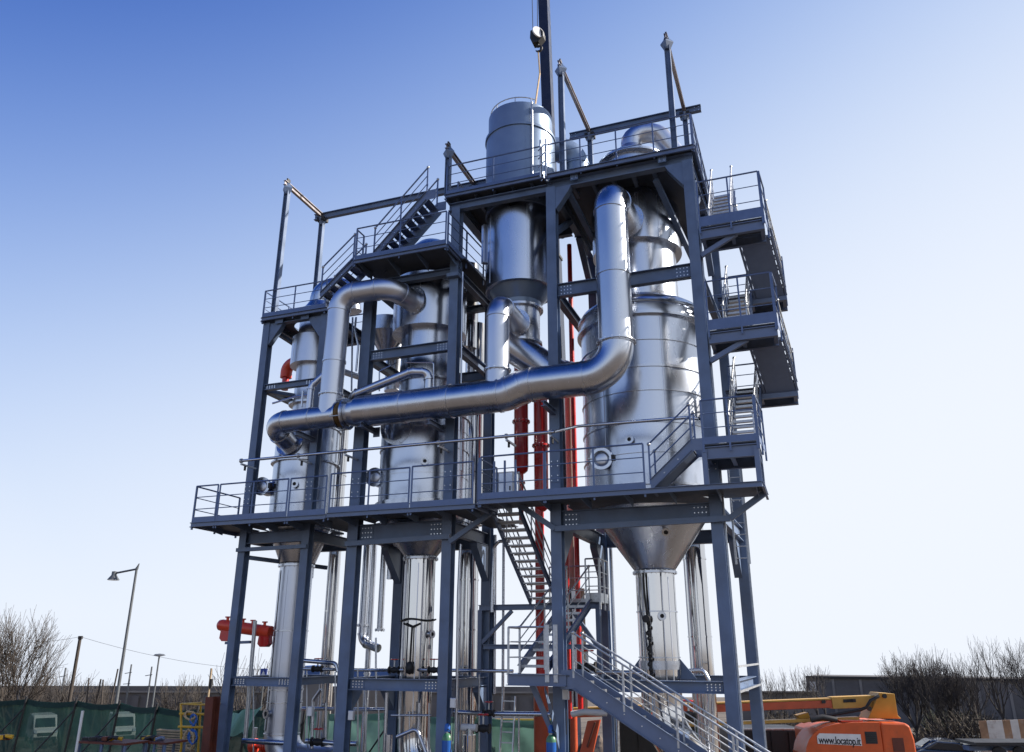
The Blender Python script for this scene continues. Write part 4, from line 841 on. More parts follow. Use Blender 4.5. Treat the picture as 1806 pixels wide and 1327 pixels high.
# red risers
def redpipe(lab, px, w, Y, z0, z1, ys=700, m='red', caps=0):
    c = at(px, ys, Y); r = w/2/F_PX*((c-CAM).dot(FW)); t = thing('red_pipe', lab, 'pipe', (c.x, c.y, z0), 'red pipes')
    MB().tube([(c.x, c.y, z0), (c.x, c.y, z1)], r, 24).build('pipe_section', m, t, 35)
    if caps: MB().lathe((c.x, c.y, z0), [(r, 0), (r*.9, -r*.5), (r*.5, -r*.85), (0, -r)], 24).build('end_cap', m, t, 50)
    return c, r, t
c, r, t = redpipe('thick red riser ending in a rounded cap above the walkway', 919, 25, 3.3, 9.7, 13.6, caps=1); MB().tube([(c.x, c.y, 7.9), (c.x, c.y, 9.6)], .075, 14).build('drain_pipe', 'red', t, 40); flange(t, (c.x, c.y, 9.2), (0, 0, 1), .08, .04, .05, 8, 'red'); flange(t, (c.x, c.y, 11.2), (0, 0, 1), r, .06, .06, 14, 'red')
c, r, t = redpipe('thick red riser beside the capped one, left of the stair column', 954, 25, 3.5, 8.5, 13.2, 790, caps=1); flange(t, (c.x, c.y, 10.4), (0, 0, 1), r, .06, .06, 14, 'red'); 
c, r, t = redpipe('red riser behind the see-through stair', 953, 17, 3.5, 3.4, 8.6, 1100); MB().tube([(c.x, c.y, 3.4), (c.x, c.y, 0)], r*1.5, 24).build('base_pipe', 'orange', t, 35)
c, r, t = redpipe('tall slender red riser right of the stair column', 1013, 9, 3.8, 2.6, 17.6, 800); c, r, t = redpipe('slender red standpipe hugging the stair column', 999, 7, 3.2, 2.4, 7.8, 950)
c, r, t = redpipe('short orange-primed standpipe near the yard', 1012, 13, 3.6, 0, 2.6, 1290, 'orange')
bp = thing('clad_pipe', 'beige clad riser between the red pipes', 'pipe', at(1006, 900, 4.2)); c = at(1006, 830, 4.3); MB().tube([(c.x, c.y, 6.0), (c.x, c.y, 12.6)], .14, 16).build('pipe_section', 'beige', bp, 40); c2 = at(1020, 1100, 4.3); MB().tube([(c2.x+.1, c.y, 2.5), (c2.x+.1, c.y, 6.0)], .12, 16).build('pipe_section', 'beige', bp, 40)
oc = thing('orange_clamp', 'orange slotted lifting plate leaning by the yard-level stair', 'plate', at(1035, 1290, 1.2)); q = [at(1022, 1330, 1.2), at(1036, 1272, 1.2), at(1058, 1270, 1.2), at(1045, 1330, 1.2)]
MB().poly(q, (0, .12, 0)).build('plate', 'orange', oc); MB().tube([at(1036, 1318, 1.15), at(1050, 1274, 1.15)], .03, 6).build('rib', 'rust', oc)
rh = thing('red_header', 'red manifold header with stub nozzles and saddles behind the slim frame corner', 'pipe', (-16.6, 1.0, 4.6), None)
a, b = at(392, 1103, 1.1), at(478, 1115, 1.1); MB().tube([a, b], .175, 24).build('barrel', 'vermilion', rh, 40); MB().lathe(a, [(.175, 0), (.16, .08), (.1, .14), (0, .16)], 24, (a-b)).build('end_cap', 'red', rh, 50)
for f in (.1, .42, .62, .86):
    p = a.lerp(b, f); n_ = MB().tube([p, p+V((0, 0, .26))], .045, 12).build('nozzle', 'vermilion', rh, 40); MB().tube([p+V((0, 0, .24)), p+V((0, 0, .28))], .085, 14).build('flange', 'red', n_, 40)
for f in (.12, .9):
    p = a.lerp(b, f); MB().poly([p+V((-.17, -.1, -.1)), p+V((.17, -.1, -.1)), p+V((.2, -.1, -.36)), p+V((.1, -.1, -.45)), p+V((-.1, -.1, -.45)), p+V((-.2, -.1, -.36))], (0, .2, 0)).build('saddle', 'red', rh)
MB().bar(a.lerp(b, .12)+V((0, 0, -.5)), (X0, .9, a.z-.5), .1, .08).build('support_arm', 'steel', rh)

# crane behind
cr = thing('crane_boom', 'dark telescopic crane boom rising steeply behind the big grey barrel', 'crane', at(985, 900, 8))
pa, pb = at(957, -60, 8.0), at(979, 520, 8.0)
dd = (pb-pa); k = (pb.z-.4)/(pa.z-pb.z); pc = pb + dd*k
def boom(p, q, w, nm): return MB().prof(p, q, [(-w/2, -w/2), (-w*.3, -w*.62), (w*.3, -w*.62), (w/2, -w/2), (w/2, w/2), (-w/2, w/2)], up=(0, -1, 0)).build(nm, 'navy', cr)
m2 = pa.lerp(pc, .45); boom(pa+(pa-pb)*.2, m2, .44, 'inner_section'); boom(m2, pc, .52, 'outer_section'); MB().box(m2, (.6, .6, .12)).build('collar', 'dark', cr); 
MB().lathe((pc.x, pc.y, 0), [(1.1, 0), (1.1, .3), (.6, .5), (.6, .9)], 24).build('turntable', 'dark', cr, 40)
hk = thing('hook_block', 'crane hook block hanging on two wires with a pale sling below', 'hook', at(948, 65, 5)); HB = at(949, 66, 5.0)
MB().poly([HB+V(p) for p in ((-.28, -.17, .28), (.1, -.17, .34), (.26, -.17, .1), (.26, -.17, -.14), (.06, -.17, -.36), (-.2, -.17, -.36), (-.3, -.17, -.1))], (0, .34, 0)).build('cheek_plate', 'dark', hk)
MB().lathe(HB+V((.06, -.2, .04)), [(0, 0), (.27, 0), (.27, .06), (0, .06)], 24, (.75, -.65, .1)).build('sheave_cover', 'white', hk, 40)
MB().tube([HB+V((-.02, 0, -.34)), HB+V((0, 0, -.5))], .06, 8).build('shank', 'dark', hk)
MB().tube([HB+V((.02+.13*math.cos(a), 0, -.6+.13*math.sin(a))) for a in [R(100-24*k_) for k_ in range(12)]], [.05]*9+[.04, .03, .015], 8).build('hook', 'dark', hk, 60)
MB().tube([HB+V((-.22, 0, .3)), HB+V((-.3, 0, 6))], .016, 6).tube([HB+V((-.02, 0, .3)), HB+V((0.0, 0, 6))], .016, 6).build('wire_rope', 'dark', hk)
MB().tube([HB+V((0, 0, -.68)), at(952, 130, 5.0), (SK[0]+.35, SK[1]+.2, 21.2)], .035, 6).build('sling', 'rope', hk)
# ------------------------------------------------------------------ yard-level plant and site clutter
def yard(px, py, Y): p = at(px, py, Y); return p
def pump(lab, x, y, z, m, s=1.0, ang=0.):
    t = thing('pump', lab, 'pump', (x, y, z), 'pumps at the foot of the plant'); c, s_ = math.cos(ang), math.sin(ang); d = V((c, s_, 0)); w = V((-s_, c, 0))
    MB().box((x, y, z+.04), (1.1*s, .4*s, .08), (d, w, V((0, 0, 1)))).build('base_frame', 'steel', t)
    a = V((x, y, z+.32*s)); MB().lathe(a-d*.1*s, [(.1, 0), (.17, .03), (.17, .45*s), (.13, .5*s), (0, .5*s)], 20, d).build('motor', m, t, 40)
    for k in range(5): MB().lathe(a+d*(.0+.07*k)*s, [(.175, 0), (.19, 0), (.19, .02), (.175, .02)], 20, d, close=True).build('cooling_fin', m, t, 40)
    MB().lathe(a-d*.48*s, [(.0, 0), (.2, .02), (.22, .1), (.2, .18), (.08, .2), (.06, .4)], 24, d).build('casing', m, t, 40)
    MB().tube([a-d*.4*s+V((0, 0, .1)), a-d*.4*s+V((0, 0, .5*s))], .08*s, 14).build('outlet', 'inox_soft', t, 40)
def hz(lab, pts, r, m='inox_soft', rad=.15): return pipe('process_pipe', lab, 'pipe', pts, r, rad, m, 12, 'low process pipes')
hz('low steel pipe across the foot of the slim frame', [at(428, 1307, .6), at(505, 1311, .6)], .07)
hz('low steel pipe running on between slim and middle frames', [at(540, 1307, .8), at(590, 1311, .8), at(630, 1312, .8)], .07)
hz('level pipe with upturned end behind the middle frame', [at(530, 1250, 2.2), at(680, 1252, 2.2)], .055)
hz('level bright pipe at beam height behind the middle frame', [at(533, 1180, 1.2), at(640, 1182, 1.2), at(760, 1182, 1.2), at(905, 1184, 1.2)], .045)
hz('bright pipe with bent end above the beam of the middle frame', [at(530, 1165, 1.0), at(592, 1170, 1.0), at(596, 1185, 1.0)], .06)
hz('long level pipe left of the stair column near the yard', [at(800, 1256, 1.4), at(863, 1259, 1.4), at(974, 1260, 1.4)], .06)
hz('pale level pipe right of the stair column near the yard', [at(1008, 1260, 2.2), at(1030, 1256, 2.2), at(1070, 1258, 2.2)], .08, 'white')
hz('level pipe at beam height behind the tall frame', [at(1003, 1184, 2.6), at(1130, 1187, 2.6)], .06)
hz('bent pipe joining the wide rear riser at beam height', [at(1208, 1184, 3.6), at(1240, 1182, 3.6), at(1250, 1200, 3.6), at(1250, 1320, 3.6)], .06)
hz('thin upright pipe at the foot of the wide rear riser', [at(1258, 1220, 3.2), at(1258, 1330, 3.2)], .045)
hz('bent upright pipe between slim and middle frames', [at(550, 1320, 1.0), at(552, 1235, 1.0), at(566, 1216, 1.0)], .05)
hz('upright thin pipe between slim and middle frames', [at(574, 1330, 1.2), at(575, 1240, 1.2)], .035)
hz('upright pipe below the beam of the middle frame', [at(678, 1330, .8), at(682, 1222, .8)], .05)
hz('upright pipe left of the middle frame right column', [at(738, 1300, .9), at(740, 1240, .9)], .05)
hz('tall thin standpipe left of the narrow discharge pipe', [at(432, 1310, .8), at(450, 1095, .8)], .06, 'galv')
hz('thin black rod and tube by the middle frame', [at(663, 1250, 1.6), at(663, 1125, 1.6)], .03)
hz('upright bright pipe beside the middle frame right column', [at(803, 1330, .5), at(806, 1190, .5), at(808, 1050, .5), at(812, 960, .5)], .04)
hz('rear bent pipe below the walkway near the stairs', [at(868, 1080, 2.6), at(871, 965, 2.6), at(880, 955, 2.6), at(900, 955, 2.6)], .05)
fw_ = thing('pipe_tee', 'squat bright pipe fitting standing beside the middle frame right column', 'pipe fitting', at(828, 1320, .7)); c = at(828, 1300, .7)
MB().tube([(c.x, c.y, .0), (c.x, c.y, c.z+.05)], .17, 20).build('body', 'inox_shiny', fw_, 40); MB().tube([(c.x-.22, c.y, c.z+.22), (c.x+.2, c.y, c.z+.22)], .09, 16).build('top_pipe', 'white', fw_, 40); MB().tube([(c.x, c.y, c.z+.05), (c.x, c.y, c.z+.2)], .1, 16).build('neck', 'inox_soft', fw_, 40)
pump('orange pump with dark motor at the foot of the slim frame', -16.0, 1.9, 1.15, 'vermilion', 1.0, 0); 
pump('grey pump below the middle discharge pipe', -10.6, .7, 1.0, 'steel2', 1.3, .2); pump('blue-grey pump between the tall frame right columns', -2.6, 3.1, 1.1, 'inox_dull', 1.0, .1); pump('pale pump beyond the foot of the widest discharge pipe', -3.4, 3.0, 1.1, 'inox_soft', .9, 0)
for lab, x, y, z in (('grey concrete plinth under the slim frame pump', -16.0, 1.9, 1.1), ('grey concrete plinth under the middle pump', -10.6, .7, .95), ('grey concrete plinth under the pumps at the tall frame', -2.9, 3.05, 1.05)):
    tag(MB().box((x, y, z/2), (1.9, .8, z)).build('plinth', 'concrete', None, bevel=.02), lab, 'plinth', 'plinths')
def gasbottle(lab, px, py, Y):
    c = at(px, py, Y); t = thing('gas_cylinder', lab, 'gas cylinder', (c.x, c.y, 0), 'gas cylinders'); x, y, h = c.x, c.y, c.z
    MB().lathe((x, y, 0), [(0, 0), (.115, .01), (.125, .04), (.125, h-.36)], 24).build('body', 'blue', t, 40); MB().lathe((x, y, 0), [(.125, h-.36), (.12, h-.3), (.09, h-.24), (.05, h-.2), (0, h-.2)], 24).build('shoulder', 'green', t, 50)
    MB().tube([(x, y, h-.2), (x, y, h-.1)], .03, 10).build('valve', 'galv', t, 40); MB().lathe((x, y, h-.16), [(.07, 0), (.075, .02), (.075, .12), (.05, .17), (0, .19)], 16).build('cap', 'blue', t, 40); MB().tube([(x+.04, y-.06, h-.1), (x+.15, y-.1, h-.14), (x+.17, y-.1, h-.5), (x+.1, y-.12, h-1.0)], .014, 6).build('hose', 'dark', t, 60)
gasbottle('blue gas cylinder in front of the middle frame right column', 789, 1278, -.35); gasbottle('blue gas cylinder in front of the stair column', 972, 1280, -.3)
def rung(lab, p0, p1, w, n, m='galv'):
    t = thing('ladder', lab, 'ladder', tuple(p0)); p0, p1 = V(p0), V(p1); d = p1-p0
    for s in (-1, 1): MB().bar(p0+V((s*w/2, 0, 0)), p1+V((s*w/2, 0, 0)), .03, .07, up=(0, 1, 0)).build('stile', m, t)
    for k in range(n):
        p = p0.lerp(p1, (k+.5)/n); MB().bar(p-V((w/2, 0, 0)), p+V((w/2, 0, 0)), .035, .03).build('rung', m, t)
pb_ = at(898, 1228, 1.6); rung('aluminium ladder standing upright left of the stair column', (pb_.x-.02, 1.2, 0), (pb_.x, 1.6, pb_.z), .36, 12)
def skip(lab, px0, px1, ytop, D, dep, yel=1):
    a, b = atD(px0, ytop, D), atD(px1, ytop, D); d = (b-a); d.z = 0; d.normalize(); w = V((-d.y, d.x, 0)); z0 = gz(a); h = a.z-z0
    t = thing('container', lab, 'container', (a.x, a.y, z0), 'dark site containers'); L = (V((b.x, b.y, 0))-V((a.x, a.y, 0))).length; c = (a+b)/2 + w*dep/2; c.z = z0+h/2
    MB().box(c, (L, dep, h), (d, w, V((0, 0, 1)))).build('body', 'black', t, bevel=.03)
    for k in range(int(L/.6)+1):
        p = a+d*(.05+k*.6*(L-.1)/max(.6, int(L/.6)*.6)); MB().box((p.x-w.x*.02, p.y-w.y*.02, z0+h/2), (.08, .05, h-.1), (d, w, V((0, 0, 1)))).build('rib', 'black', t)
    if yel: MB().box(V((c.x, c.y, a.z+.03))-w*(dep/2-.05), (L+.04, .12, .06), (d, w, V((0, 0, 1)))).build('rim', 'yellow' if yel == 1 else 'galv', t)
skip('dark container with a yellow rim behind the ladder', 860, 975, 1272, 25.5, 2.4); skip('black container half hidden by the descending stair', 1090, 1262, 1268, 26.5, 2.4, 0); skip('low black container between the tall frame and the boom lift', 1296, 1425, 1288, 29, 2.4, 2)

# valves, gauges and small lines low down between the legs
def valve(lab, px, py, Y, s=1.0):
    c = at(px, py, Y); t = thing('valve', lab, 'valve', tuple(c), 'valves on the low pipes')
    MB().lathe(c-V((.16*s, 0, 0)), [(.05*s, 0), (.1*s, 0), (.1*s, .03*s), (.06*s, .05*s), (.09*s, .16*s), (.06*s, .27*s), (.1*s, .29*s), (.1*s, .32*s), (.05*s, .32*s)], 16, (1, 0, 0)).build('body', 'dark', t, 40)
    MB().tube([c, c+V((0, 0, .3*s))], .022*s, 8).build('spindle', 'galv', t, 40); w_ = MB(); w_.tube([c+V((.11*s*math.cos(a), .11*s*math.sin(a), .28*s)) for a in [R(30*k) for k in range(13)]], .015*s, 6); w_.bar(c+V((-.11*s, 0, .28*s)), c+V((.11*s, 0, .28*s)), .015*s); w_.build('handwheel', 'red', t, 50)
for a_ in (('valve on the level pipe beside the middle column of the slim bay', 560, 1180, 1.2), ('valve on the beam-height pipe, left of the looped sling', 695, 1182, 1.2), ('valve on the beam-height pipe, right of the looped sling', 765, 1182, 1.2), ('valve on the long low pipe near the aluminium ladder', 862, 1258, 1.38), ('valve on the beam-height pipe beside the descending stair', 1036, 1178, 2.6, 1.6), ('valve low on the pipe between slim and middle frames', 560, 1309, .8, 1.2), ('valve beside the bright pipe fitting near the yard', 852, 1285, .9, 1.2), ('valve on the level pipe behind the middle frame', 600, 1251, 2.2), ('valve near the foot of the wide rear riser', 1215, 1262, 3.4, 1.3)): valve(*a_)
for k, (x, y0, y1, Y, r_) in enumerate(((447, 1180, 1330, 1.6, .02), (541, 1180, 1330, 1.4, .022), (591, 1185, 1330, 1.5, .02), (631, 1180, 1330, 1.0, .025), (645, 1182, 1330, 1.7, .02), (668, 1252, 1330, 2.0, .022), (705, 1250, 1330, .6, .03), (722, 1255, 1330, .6, .02), (757, 1240, 1330, .6, .025), (845, 1190, 1330, 1.8, .022), (915, 1260, 1330, 1.6, .025), (1010, 1185, 1260, 2.5, .02), (1090, 1190, 1330, 3.0, .025))):
    hz(('thin upright tube behind the slim frame pump', 'thin upright tube hugging the slim column', 'thin upright tube midway between slim and middle frames', 'upright tube left of the middle frame left column', 'thin upright tube right of the middle frame left column', 'short upright tube under the level pipe end', 'stout upright tube before the middle discharge pipe', 'slim upright tube before the middle discharge pipe', 'short upright tube right of the middle discharge pipe', 'thin upright tube beside the bright pipe fitting', 'short upright tube right of the aluminium ladder', 'short thin tube above the pale level pipe', 'thin upright tube behind the descending stair')[k], [at(x, y1, Y), at(x, y0, Y)], r_, 'inox_soft' if k % 3 else 'galv')
hz('short cross tube low before the middle discharge pipe', [at(690, 1262, .6), at(760, 1262, .6)], .03); hz('angled tube to the middle pump', [at(700, 1300, .55), at(735, 1285, .55), at(752, 1330, .55)], .05, 'inox_dull')
for k, (x, y, Y) in enumerate(((548, 1255, .0), (620, 1262, .0), (800, 1240, .0), (998, 1225, .0))):
    c = at(x, y, Y); t = thing('junction_box', ('small grey junction box low on the slim right column', 'small grey junction box low on the middle frame left column', 'small grey junction box low on the middle frame right column', 'small grey junction box under the first stair landing')[k], 'junction box', tuple(c), 'junction boxes'); MB().box(c, (.16, .1, .24)).build('body', 'inox_dull', t, bevel=.01); MB().box(c-V((0, .055, 0)), (.13, .012, .2)).build('lid', 'white', t); MB().tube([c-V((0, 0, .12)), c-V((0, 0, .9))], .012, 6).build('conduit', 'dark', t)
# boom lift
bl = thing('boom_lift', 'orange boom lift with an ochre knuckle and a web address panel', 'boom lift', tuple(atD(1515, 1327, 25)))
B0, B1 = atD(1416, 1300, 25), atD(1614, 1300, 25); dx = (B1-B0); dx.z = 0; Lb = dx.length; dx.normalize(); dy = V((-dx.y, dx.x, 0)); Zv = V((0, 0, 1))
def bp_(u, z, v=0): return V((B0.x, B0.y, 0))+dx*u*Lb+dy*v+Zv*z
zt = atD(1500, 1275, 25).z; zb = .55
prof1 = [(.02, zb+.3), (.0, zb+.6), (.005, zt-.95), (.022, zt-.72), (.05, zt-.52), (.09, zt-.36), (.14, zt-.23), (.2, zt-.14), (.27, zt-.075), (.36, zt-.03), (.48, zt), (.7, zt), (.7, zb), (.1, zb)]
MB().poly([bp_(u, z) for u, z in prof1], dy*1.15).build('hood', 'liftorange', bl, 30, bevel=.05)
prof2 = [(.706, zb), (.706, zt+.005), (.93, zt-.02), (.97, zt-.1), (.995, zt-.5), (1.0, zb+.1), (.97, zb)]
MB().poly([bp_(u, z) for u, z in prof2], dy*1.15).build('counterweight', 'liftorange', bl, bevel=.06)
MB().poly([bp_(u, z, 2.3) for u, z in [(.14, zt-.3), (.3, zt-.06), (.48, zt)]+[(.97, zt-.05), (1.0, zb), (.16, zb)]], dy*-1.1).build('rear_hood', 'liftorange', bl, bevel=.05)
pn = MB().poly([bp_(u, z, -.018) for u, z in ((.125, zt-.62), (.125, zt-.4), (.15, zt-.32), (.515, zt-.345), (.515, zt-.68))], dy*.012).build('name_panel', 'white', bl)
cu = bpy.data.curves.new('lettering', 'FONT'); cu.body = 'www.locatop.it'; cu.size = .4; cu.extrude = .003; cu.space_character = .92; cu.offset = .006
to = bpy.data.objects.new('lettering', cu); COL.objects.link(to); bpy.context.view_layer.update()
wtxt = to.dimensions.x; dg = bpy.context.evaluated_depsgraph_get(); tm = bpy.data.meshes.new_from_object(to.evaluated_get(dg)); bpy.data.objects.remove(to)
lt = bpy.data.objects.new('lettering', tm); COL.objects.link(lt); tm.materials.clear(); tm.materials.append(M['dark']); lt.parent = pn
sx = Lb*.375/wtxt; q = bp_(.135, zt-.61, -.024)-ORG[bl.name]; tilt = dx*1.0
tm.transform(Matrix(((dx.x*sx, 0, -dy.x, q.x), (dx.y*sx, 0, -dy.y, q.y), (-.035*sx, .78, 0, q.z), (0, 0, 0, 1))))
for u0, u1, z0, z1, m_, nm in ((.555, .66, zt-.62, zt-.27, 'black', 'grille'), (.79, .89, zt-.85, zt-.45, 'rust', 'handle_recess')):
    g = MB().poly([bp_(u0, z0, -.014), bp_(u0, z1, -.014), bp_(u1, z1, -.014), bp_(u1, z0, -.014)], dy*.012).build(nm, m_, bl)
    if m_ == 'black':
        for k in range(5): z = z0+.04+k*(z1-z0-.06)/5; MB().box(bp_((u0+u1)/2, z+.02, -.02), (.3, .02, .02), (dx, dy, Zv)).build('louvre', 'dark', g)
MB().box(bp_(.48, zt+.015, .35), (.7, .3, .05), (dx, dy, Zv)).build('hatch', 'vermilion', bl, bevel=.01)
K = [atD(x, y, 25.6) for x, y in ((1531, 1268), (1551, 1222), (1578, 1224), (1584, 1262), (1590, 1268))]
kn = MB().poly(K, dy*.75).build('knuckle', 'liftyellow', bl, bevel=.02)
for x, y in ((1560, 1228), (1533, 1250)): p = atD(x, y, 25.58); MB().tube([p-dy*.03, p+dy*.03], .07, 14).build('pivot_pin', 'dark', kn, 40)
ba, bb_ = atD(1555, 1236, 26.0), atD(985, 1258, 26.0); du = (bb_-ba).normalized()
def boomseg(f0, f1, h, w, m, dz=0, nm='boom_section'): 
    p, q = ba.lerp(bb_, f0)+Zv*dz, ba.lerp(bb_, f1)+Zv*dz; return MB().bar(p, q, w, h).build(nm, m, bl, bevel=.015)
boomseg(.0, .16, .36, .4, 'liftyellow'); boomseg(.12, 1.0, .23, .34, 'orange', -.03); boomseg(.13, 1.0, .06, .35, 'liftyellow', .12, 'boom_flange')
boomseg(.08, .75, .1, .28, 'liftyellow', -.5, 'lower_arm'); MB().poly([atD(x, y, 25.9) for x, y in ((1406, 1262), (1425, 1257), (1432, 1272), (1418, 1276))], dy*.3).build('arm_lug', 'liftyellow', bl)
MB().tube([atD(1550, 1228, 25.5), atD(1535, 1236, 25.4), atD(1528, 1248, 25.4), atD(1518, 1252, 25.5), atD(1440, 1266, 25.6)], .05, 8).build('hydraulic_hose', 'dark', bl, 60)
MB().tube([atD(1430, 1270, 25.3), atD(1450, 1265, 25.3), atD(1475, 1270, 25.3)], .09, 8).build('hose_bundle', 'dark', bl, 60)
fl_ = MB()
for k, (x0, x1) in enumerate(((1483, 1505), (1488, 1500), (1445, 1452))):
    y = 1236+3*(k == 1)+4*(k == 2); fl_.poly([ba.lerp(bb_, (1555-x)/570)-dy*.225+Zv*zz for x, zz in ((x0, .0), (x1, .0), (x1, .1), (x0, .1))], dy*.006)
fl_.build('decal', 'dark', bl)
for u in (.12, .85):
    MB().lathe(bp_(u, .5, -.35), [(.2, 0), (.46, .02), (.5, .08), (.5, .3), (.46, .36), (.2, .38)], 28, dy).build('wheel', 'dark', bl, 40)
MB().box(bp_(.5, .6, 1.15), (2.9, 1.5, .3), (dx, dy, Zv)).build('chassis', 'steel', bl, bevel=.03)
# long dark site fence net, trolley, scrap
tr = thing('trolley', 'yellow tubular trolley rack hung with hoses beside the rusty upright', 'trolley', tuple(at(340, 1330, -.5)))
def tp(x, y, Y=-.5): return at(x, y, Y)
for l in ([(313, 1345), (320, 1320), (319, 1242), (366, 1243)], [(366, 1243), (362, 1340)], [(315, 1282), (364, 1283)], [(317, 1259), (365, 1260)]): MB().tube([tp(*p) for p in l], .035, 8).build('tube', 'yellow', tr, 50)
MB().tube([tp(320, 1242), tp(320, 1242)+V((0, .8, 0)), tp(313, 1345)+V((0, .8, 0))], .03, 8).build('tube', 'yellow', tr, 50); MB().tube([tp(366, 1243), tp(366, 1243)+V((0, .8, 0)), tp(362, 1340)+V((0, .8, 0))], .03, 8).build('tube', 'yellow', tr, 50)
ho = thing('hose_coil', 'coils of cream and blue hose hanging on the yellow trolley', 'hose', tuple(tp(335, 1262)))
rn = random.Random(3)
for cx, cy, rx, ry, m_ in ((335, 1262, 9, 7, 'rope'), (333, 1305, 9, 17, 'rope'), (341, 1270, 5, 9, 'blue'), (340, 1300, 7, 12, 'blue')):
    pts = [tp(cx+(rx+rn.uniform(-2, 2))*math.cos(a), cy+(ry+rn.uniform(-2, 2))*math.sin(a), -.56-.06*rn.random()) for a in [R(24*k) for k in range(46)]]; MB().tube(pts, .022, 6).build('coil', m_, ho, 60)
tag(MB().hb(tp(366, 1345, -.6), tp(376, 1229, -.6), .3, .26, up=(0, 1, 0)).build('steel_upright', 'rust'), 'rusty brown steel beam standing upright beside the slim frame', 'beam')
ws = at(146, 1254, -3.0); tag(MB().tube([(ws.x, ws.y, 0), (ws.x, ws.y, ws.z)], .035, 12).build('white_post', 'white', None, 40), 'plain white post standing before the green netting', 'post')
def table(lab, x0, x1, ytop, Y, hh):
    a, b = at(x0, ytop, Y), at(x1, ytop, Y); t = thing('work_table', lab, 'table', ((a.x+b.x)/2, Y, 0), 'work tables'); MB().box(((a.x+b.x)/2, Y+.4, a.z), (b.x-a.x, .8, .05)).build('table_top', 'rust', t)
    for x in (a.x+.05, (a.x+b.x)/2, b.x-.05):
        for y in (Y+.05, Y+.75): MB().bar((x, y, 0), (x, y, a.z-.03), .05).build('leg', 'steel', t)
    return a, b
def tools(lab, x0, x1, yy, Y, n, seed):
    rn = random.Random(seed); o = thing('tool_pile', lab, 'tools', tuple(at((x0+x1)/2, yy, Y)), 'tool piles')
    for k in range(n):
        c = at(x0+(x1-x0)*(k+.5)/n, yy-rn.uniform(0, 3), Y+.1+.3*rn.random()); a = rn.uniform(0, 3.1); m_ = ['dark', 'yellow', 'rust', 'dark', 'steel2'][rn.randrange(5)]
        if rn.random() < .5: MB().box(c+V((0, 0, .02)), (.16+.1*rn.random(), .12, .1), (V((math.cos(a), math.sin(a), 0)), V((-math.sin(a), math.cos(a), 0)), Zv)).build('tool_body', m_, o, bevel=.01)
        else: MB().tube([c+V((-.14, 0, 0)), c+V((.0, .02, .05)), c+V((.15*math.cos(a), .1, .02))], [.05, .035, .05], 8).build('tool_handle', m_, o, 60)
a, b = table('rusty work table strewn with tools before the netting', 136, 222, 1309, -3.0, 0); tools('grinders and tools lying on the rusty work table', 145, 205, 1307, -3.0, 11, 1)
a, b = table('second work table piled with machines near the yellow trolley', 250, 292, 1310, -2.2, 0); tools('yellow and black machines on the second work table', 252, 290, 1306, -2.2, 8, 2)
tools('dark machine at the edge of the yard', 1, 14, 1303, -5.5, 5, 4)
st = thing('plank_stack', 'stack of thin planks on bearers beside the yellow trolley', 'planks', tuple(at(312, 1330, .6)))
for k in range(9):
    for j in range(3):
        c = at(310, 1326-k*4.6, .6+j*.16); MB().box(c+V((.05*math.sin(k*3+j), 0, 0)), (1.25, .13, .045)).build('plank', 'wood', st)
MB().box(at(310, 1334, .75), (1.0, .4, .12)).build('bearer', 'wood', st)

# ------------------------------------------------------------------ netting fence
def fence(lab, pts, hgt, mm, seed, posts=True):
    """pts: (pixel x, pixel y of the top edge, top height)"""
    rn = random.Random(seed); P = [atZ(x, y, z) for x, y, z in pts]
    t = thing('netting_fence', lab, 'fence', (P[0].x, P[0].y, 0), 'netting fences'); segs = []
    for i in range(len(P)-1):
        L = (P[i+1]-P[i]).length; n = max(2, int(L/.18))
        for k in range(n): segs.append((P[i].lerp(P[i+1], k/n), k/n, i))
    segs.append((P[-1], 1., len(P)-2)); m = 12; vs = []
    for q, f, i in segs:
        sag = -.1*4*f*(1-f)
        for j in range(m+1):
            z = (q.z+sag)*j/m; off = .07*math.sin(q.x*2.1+j*.5)*math.sin(j*.4+q.x*.6)+.03*math.sin(q.x*7+j); vs.append((q.x, q.y+off, z))
    k = m+1; fs = [(i*k+j, (i+1)*k+j, (i+1)*k+j+1, i*k+j+1) for i in range(len(segs)-1) for j in range(m)]
    MB().add(vs, fs).build('netting', mm, t, 80)
    fold = MB()
    for i in range(len(segs)-1):
        if i % 2 == 0:
            q, f, _ = segs[i]; q2, f2, _ = segs[min(i+2, len(segs)-1)]
            a = V((q.x, q.y-.06, q.z-.4*f*(1-f))); b = V((q2.x, q2.y-.06, q2.z-.4*f2*(1-f2))); fold.poly([a, b, b-V((0, .03, .18+.05*rn.random())), a-V((0, .03, .18+.05*rn.random()))], (0, .008, 0))
    fold.build('folded_hem', mm, t)
    if posts:
        for q in P: MB().tube([(q.x-.12, q.y-.15, 0), (q.x+.03, q.y-.12, q.z+.1)], .045, 8).build('post', 'dark', t, 40); MB().tube([(q.x-.9, q.y-1.2, 0), (q.x, q.y-.12, q.z-.35)], .03, 8).build('stay', 'dark', t, 40)
    return t
fence('dark green netting fence on leaning posts at the edge of the yard', [(-220, 1231, 2.2), (-80, 1232, 2.2), (50, 1233, 2.2), (138, 1236, 2.2), (214, 1240, 2.2), (280, 1246, 2.2), (352, 1250, 2.2), (440, 1249, 2.2), (530, 1252, 2.2)], 2.2, 'net', 1)
fence('mint netting fence behind the frames', [(540, 1254, 2.2), (690, 1256, 2.2), (830, 1262, 2.2), (1000, 1268, 2.2)], 2.2, 'net2', 2)
tp_ = thing('draped_tarp', 'pale green tarp drawn up to a peak beside the slim frame', 'tarp', tuple(atZ(430, 1262, 1.6)))
q = [at(400, 1262, 3.6), at(462, 1246, 3.9), at(478, 1256, 4.0), at(440, 1290, 3.7), at(400, 1300, 3.6)]; 
vs = []; N_ = 14
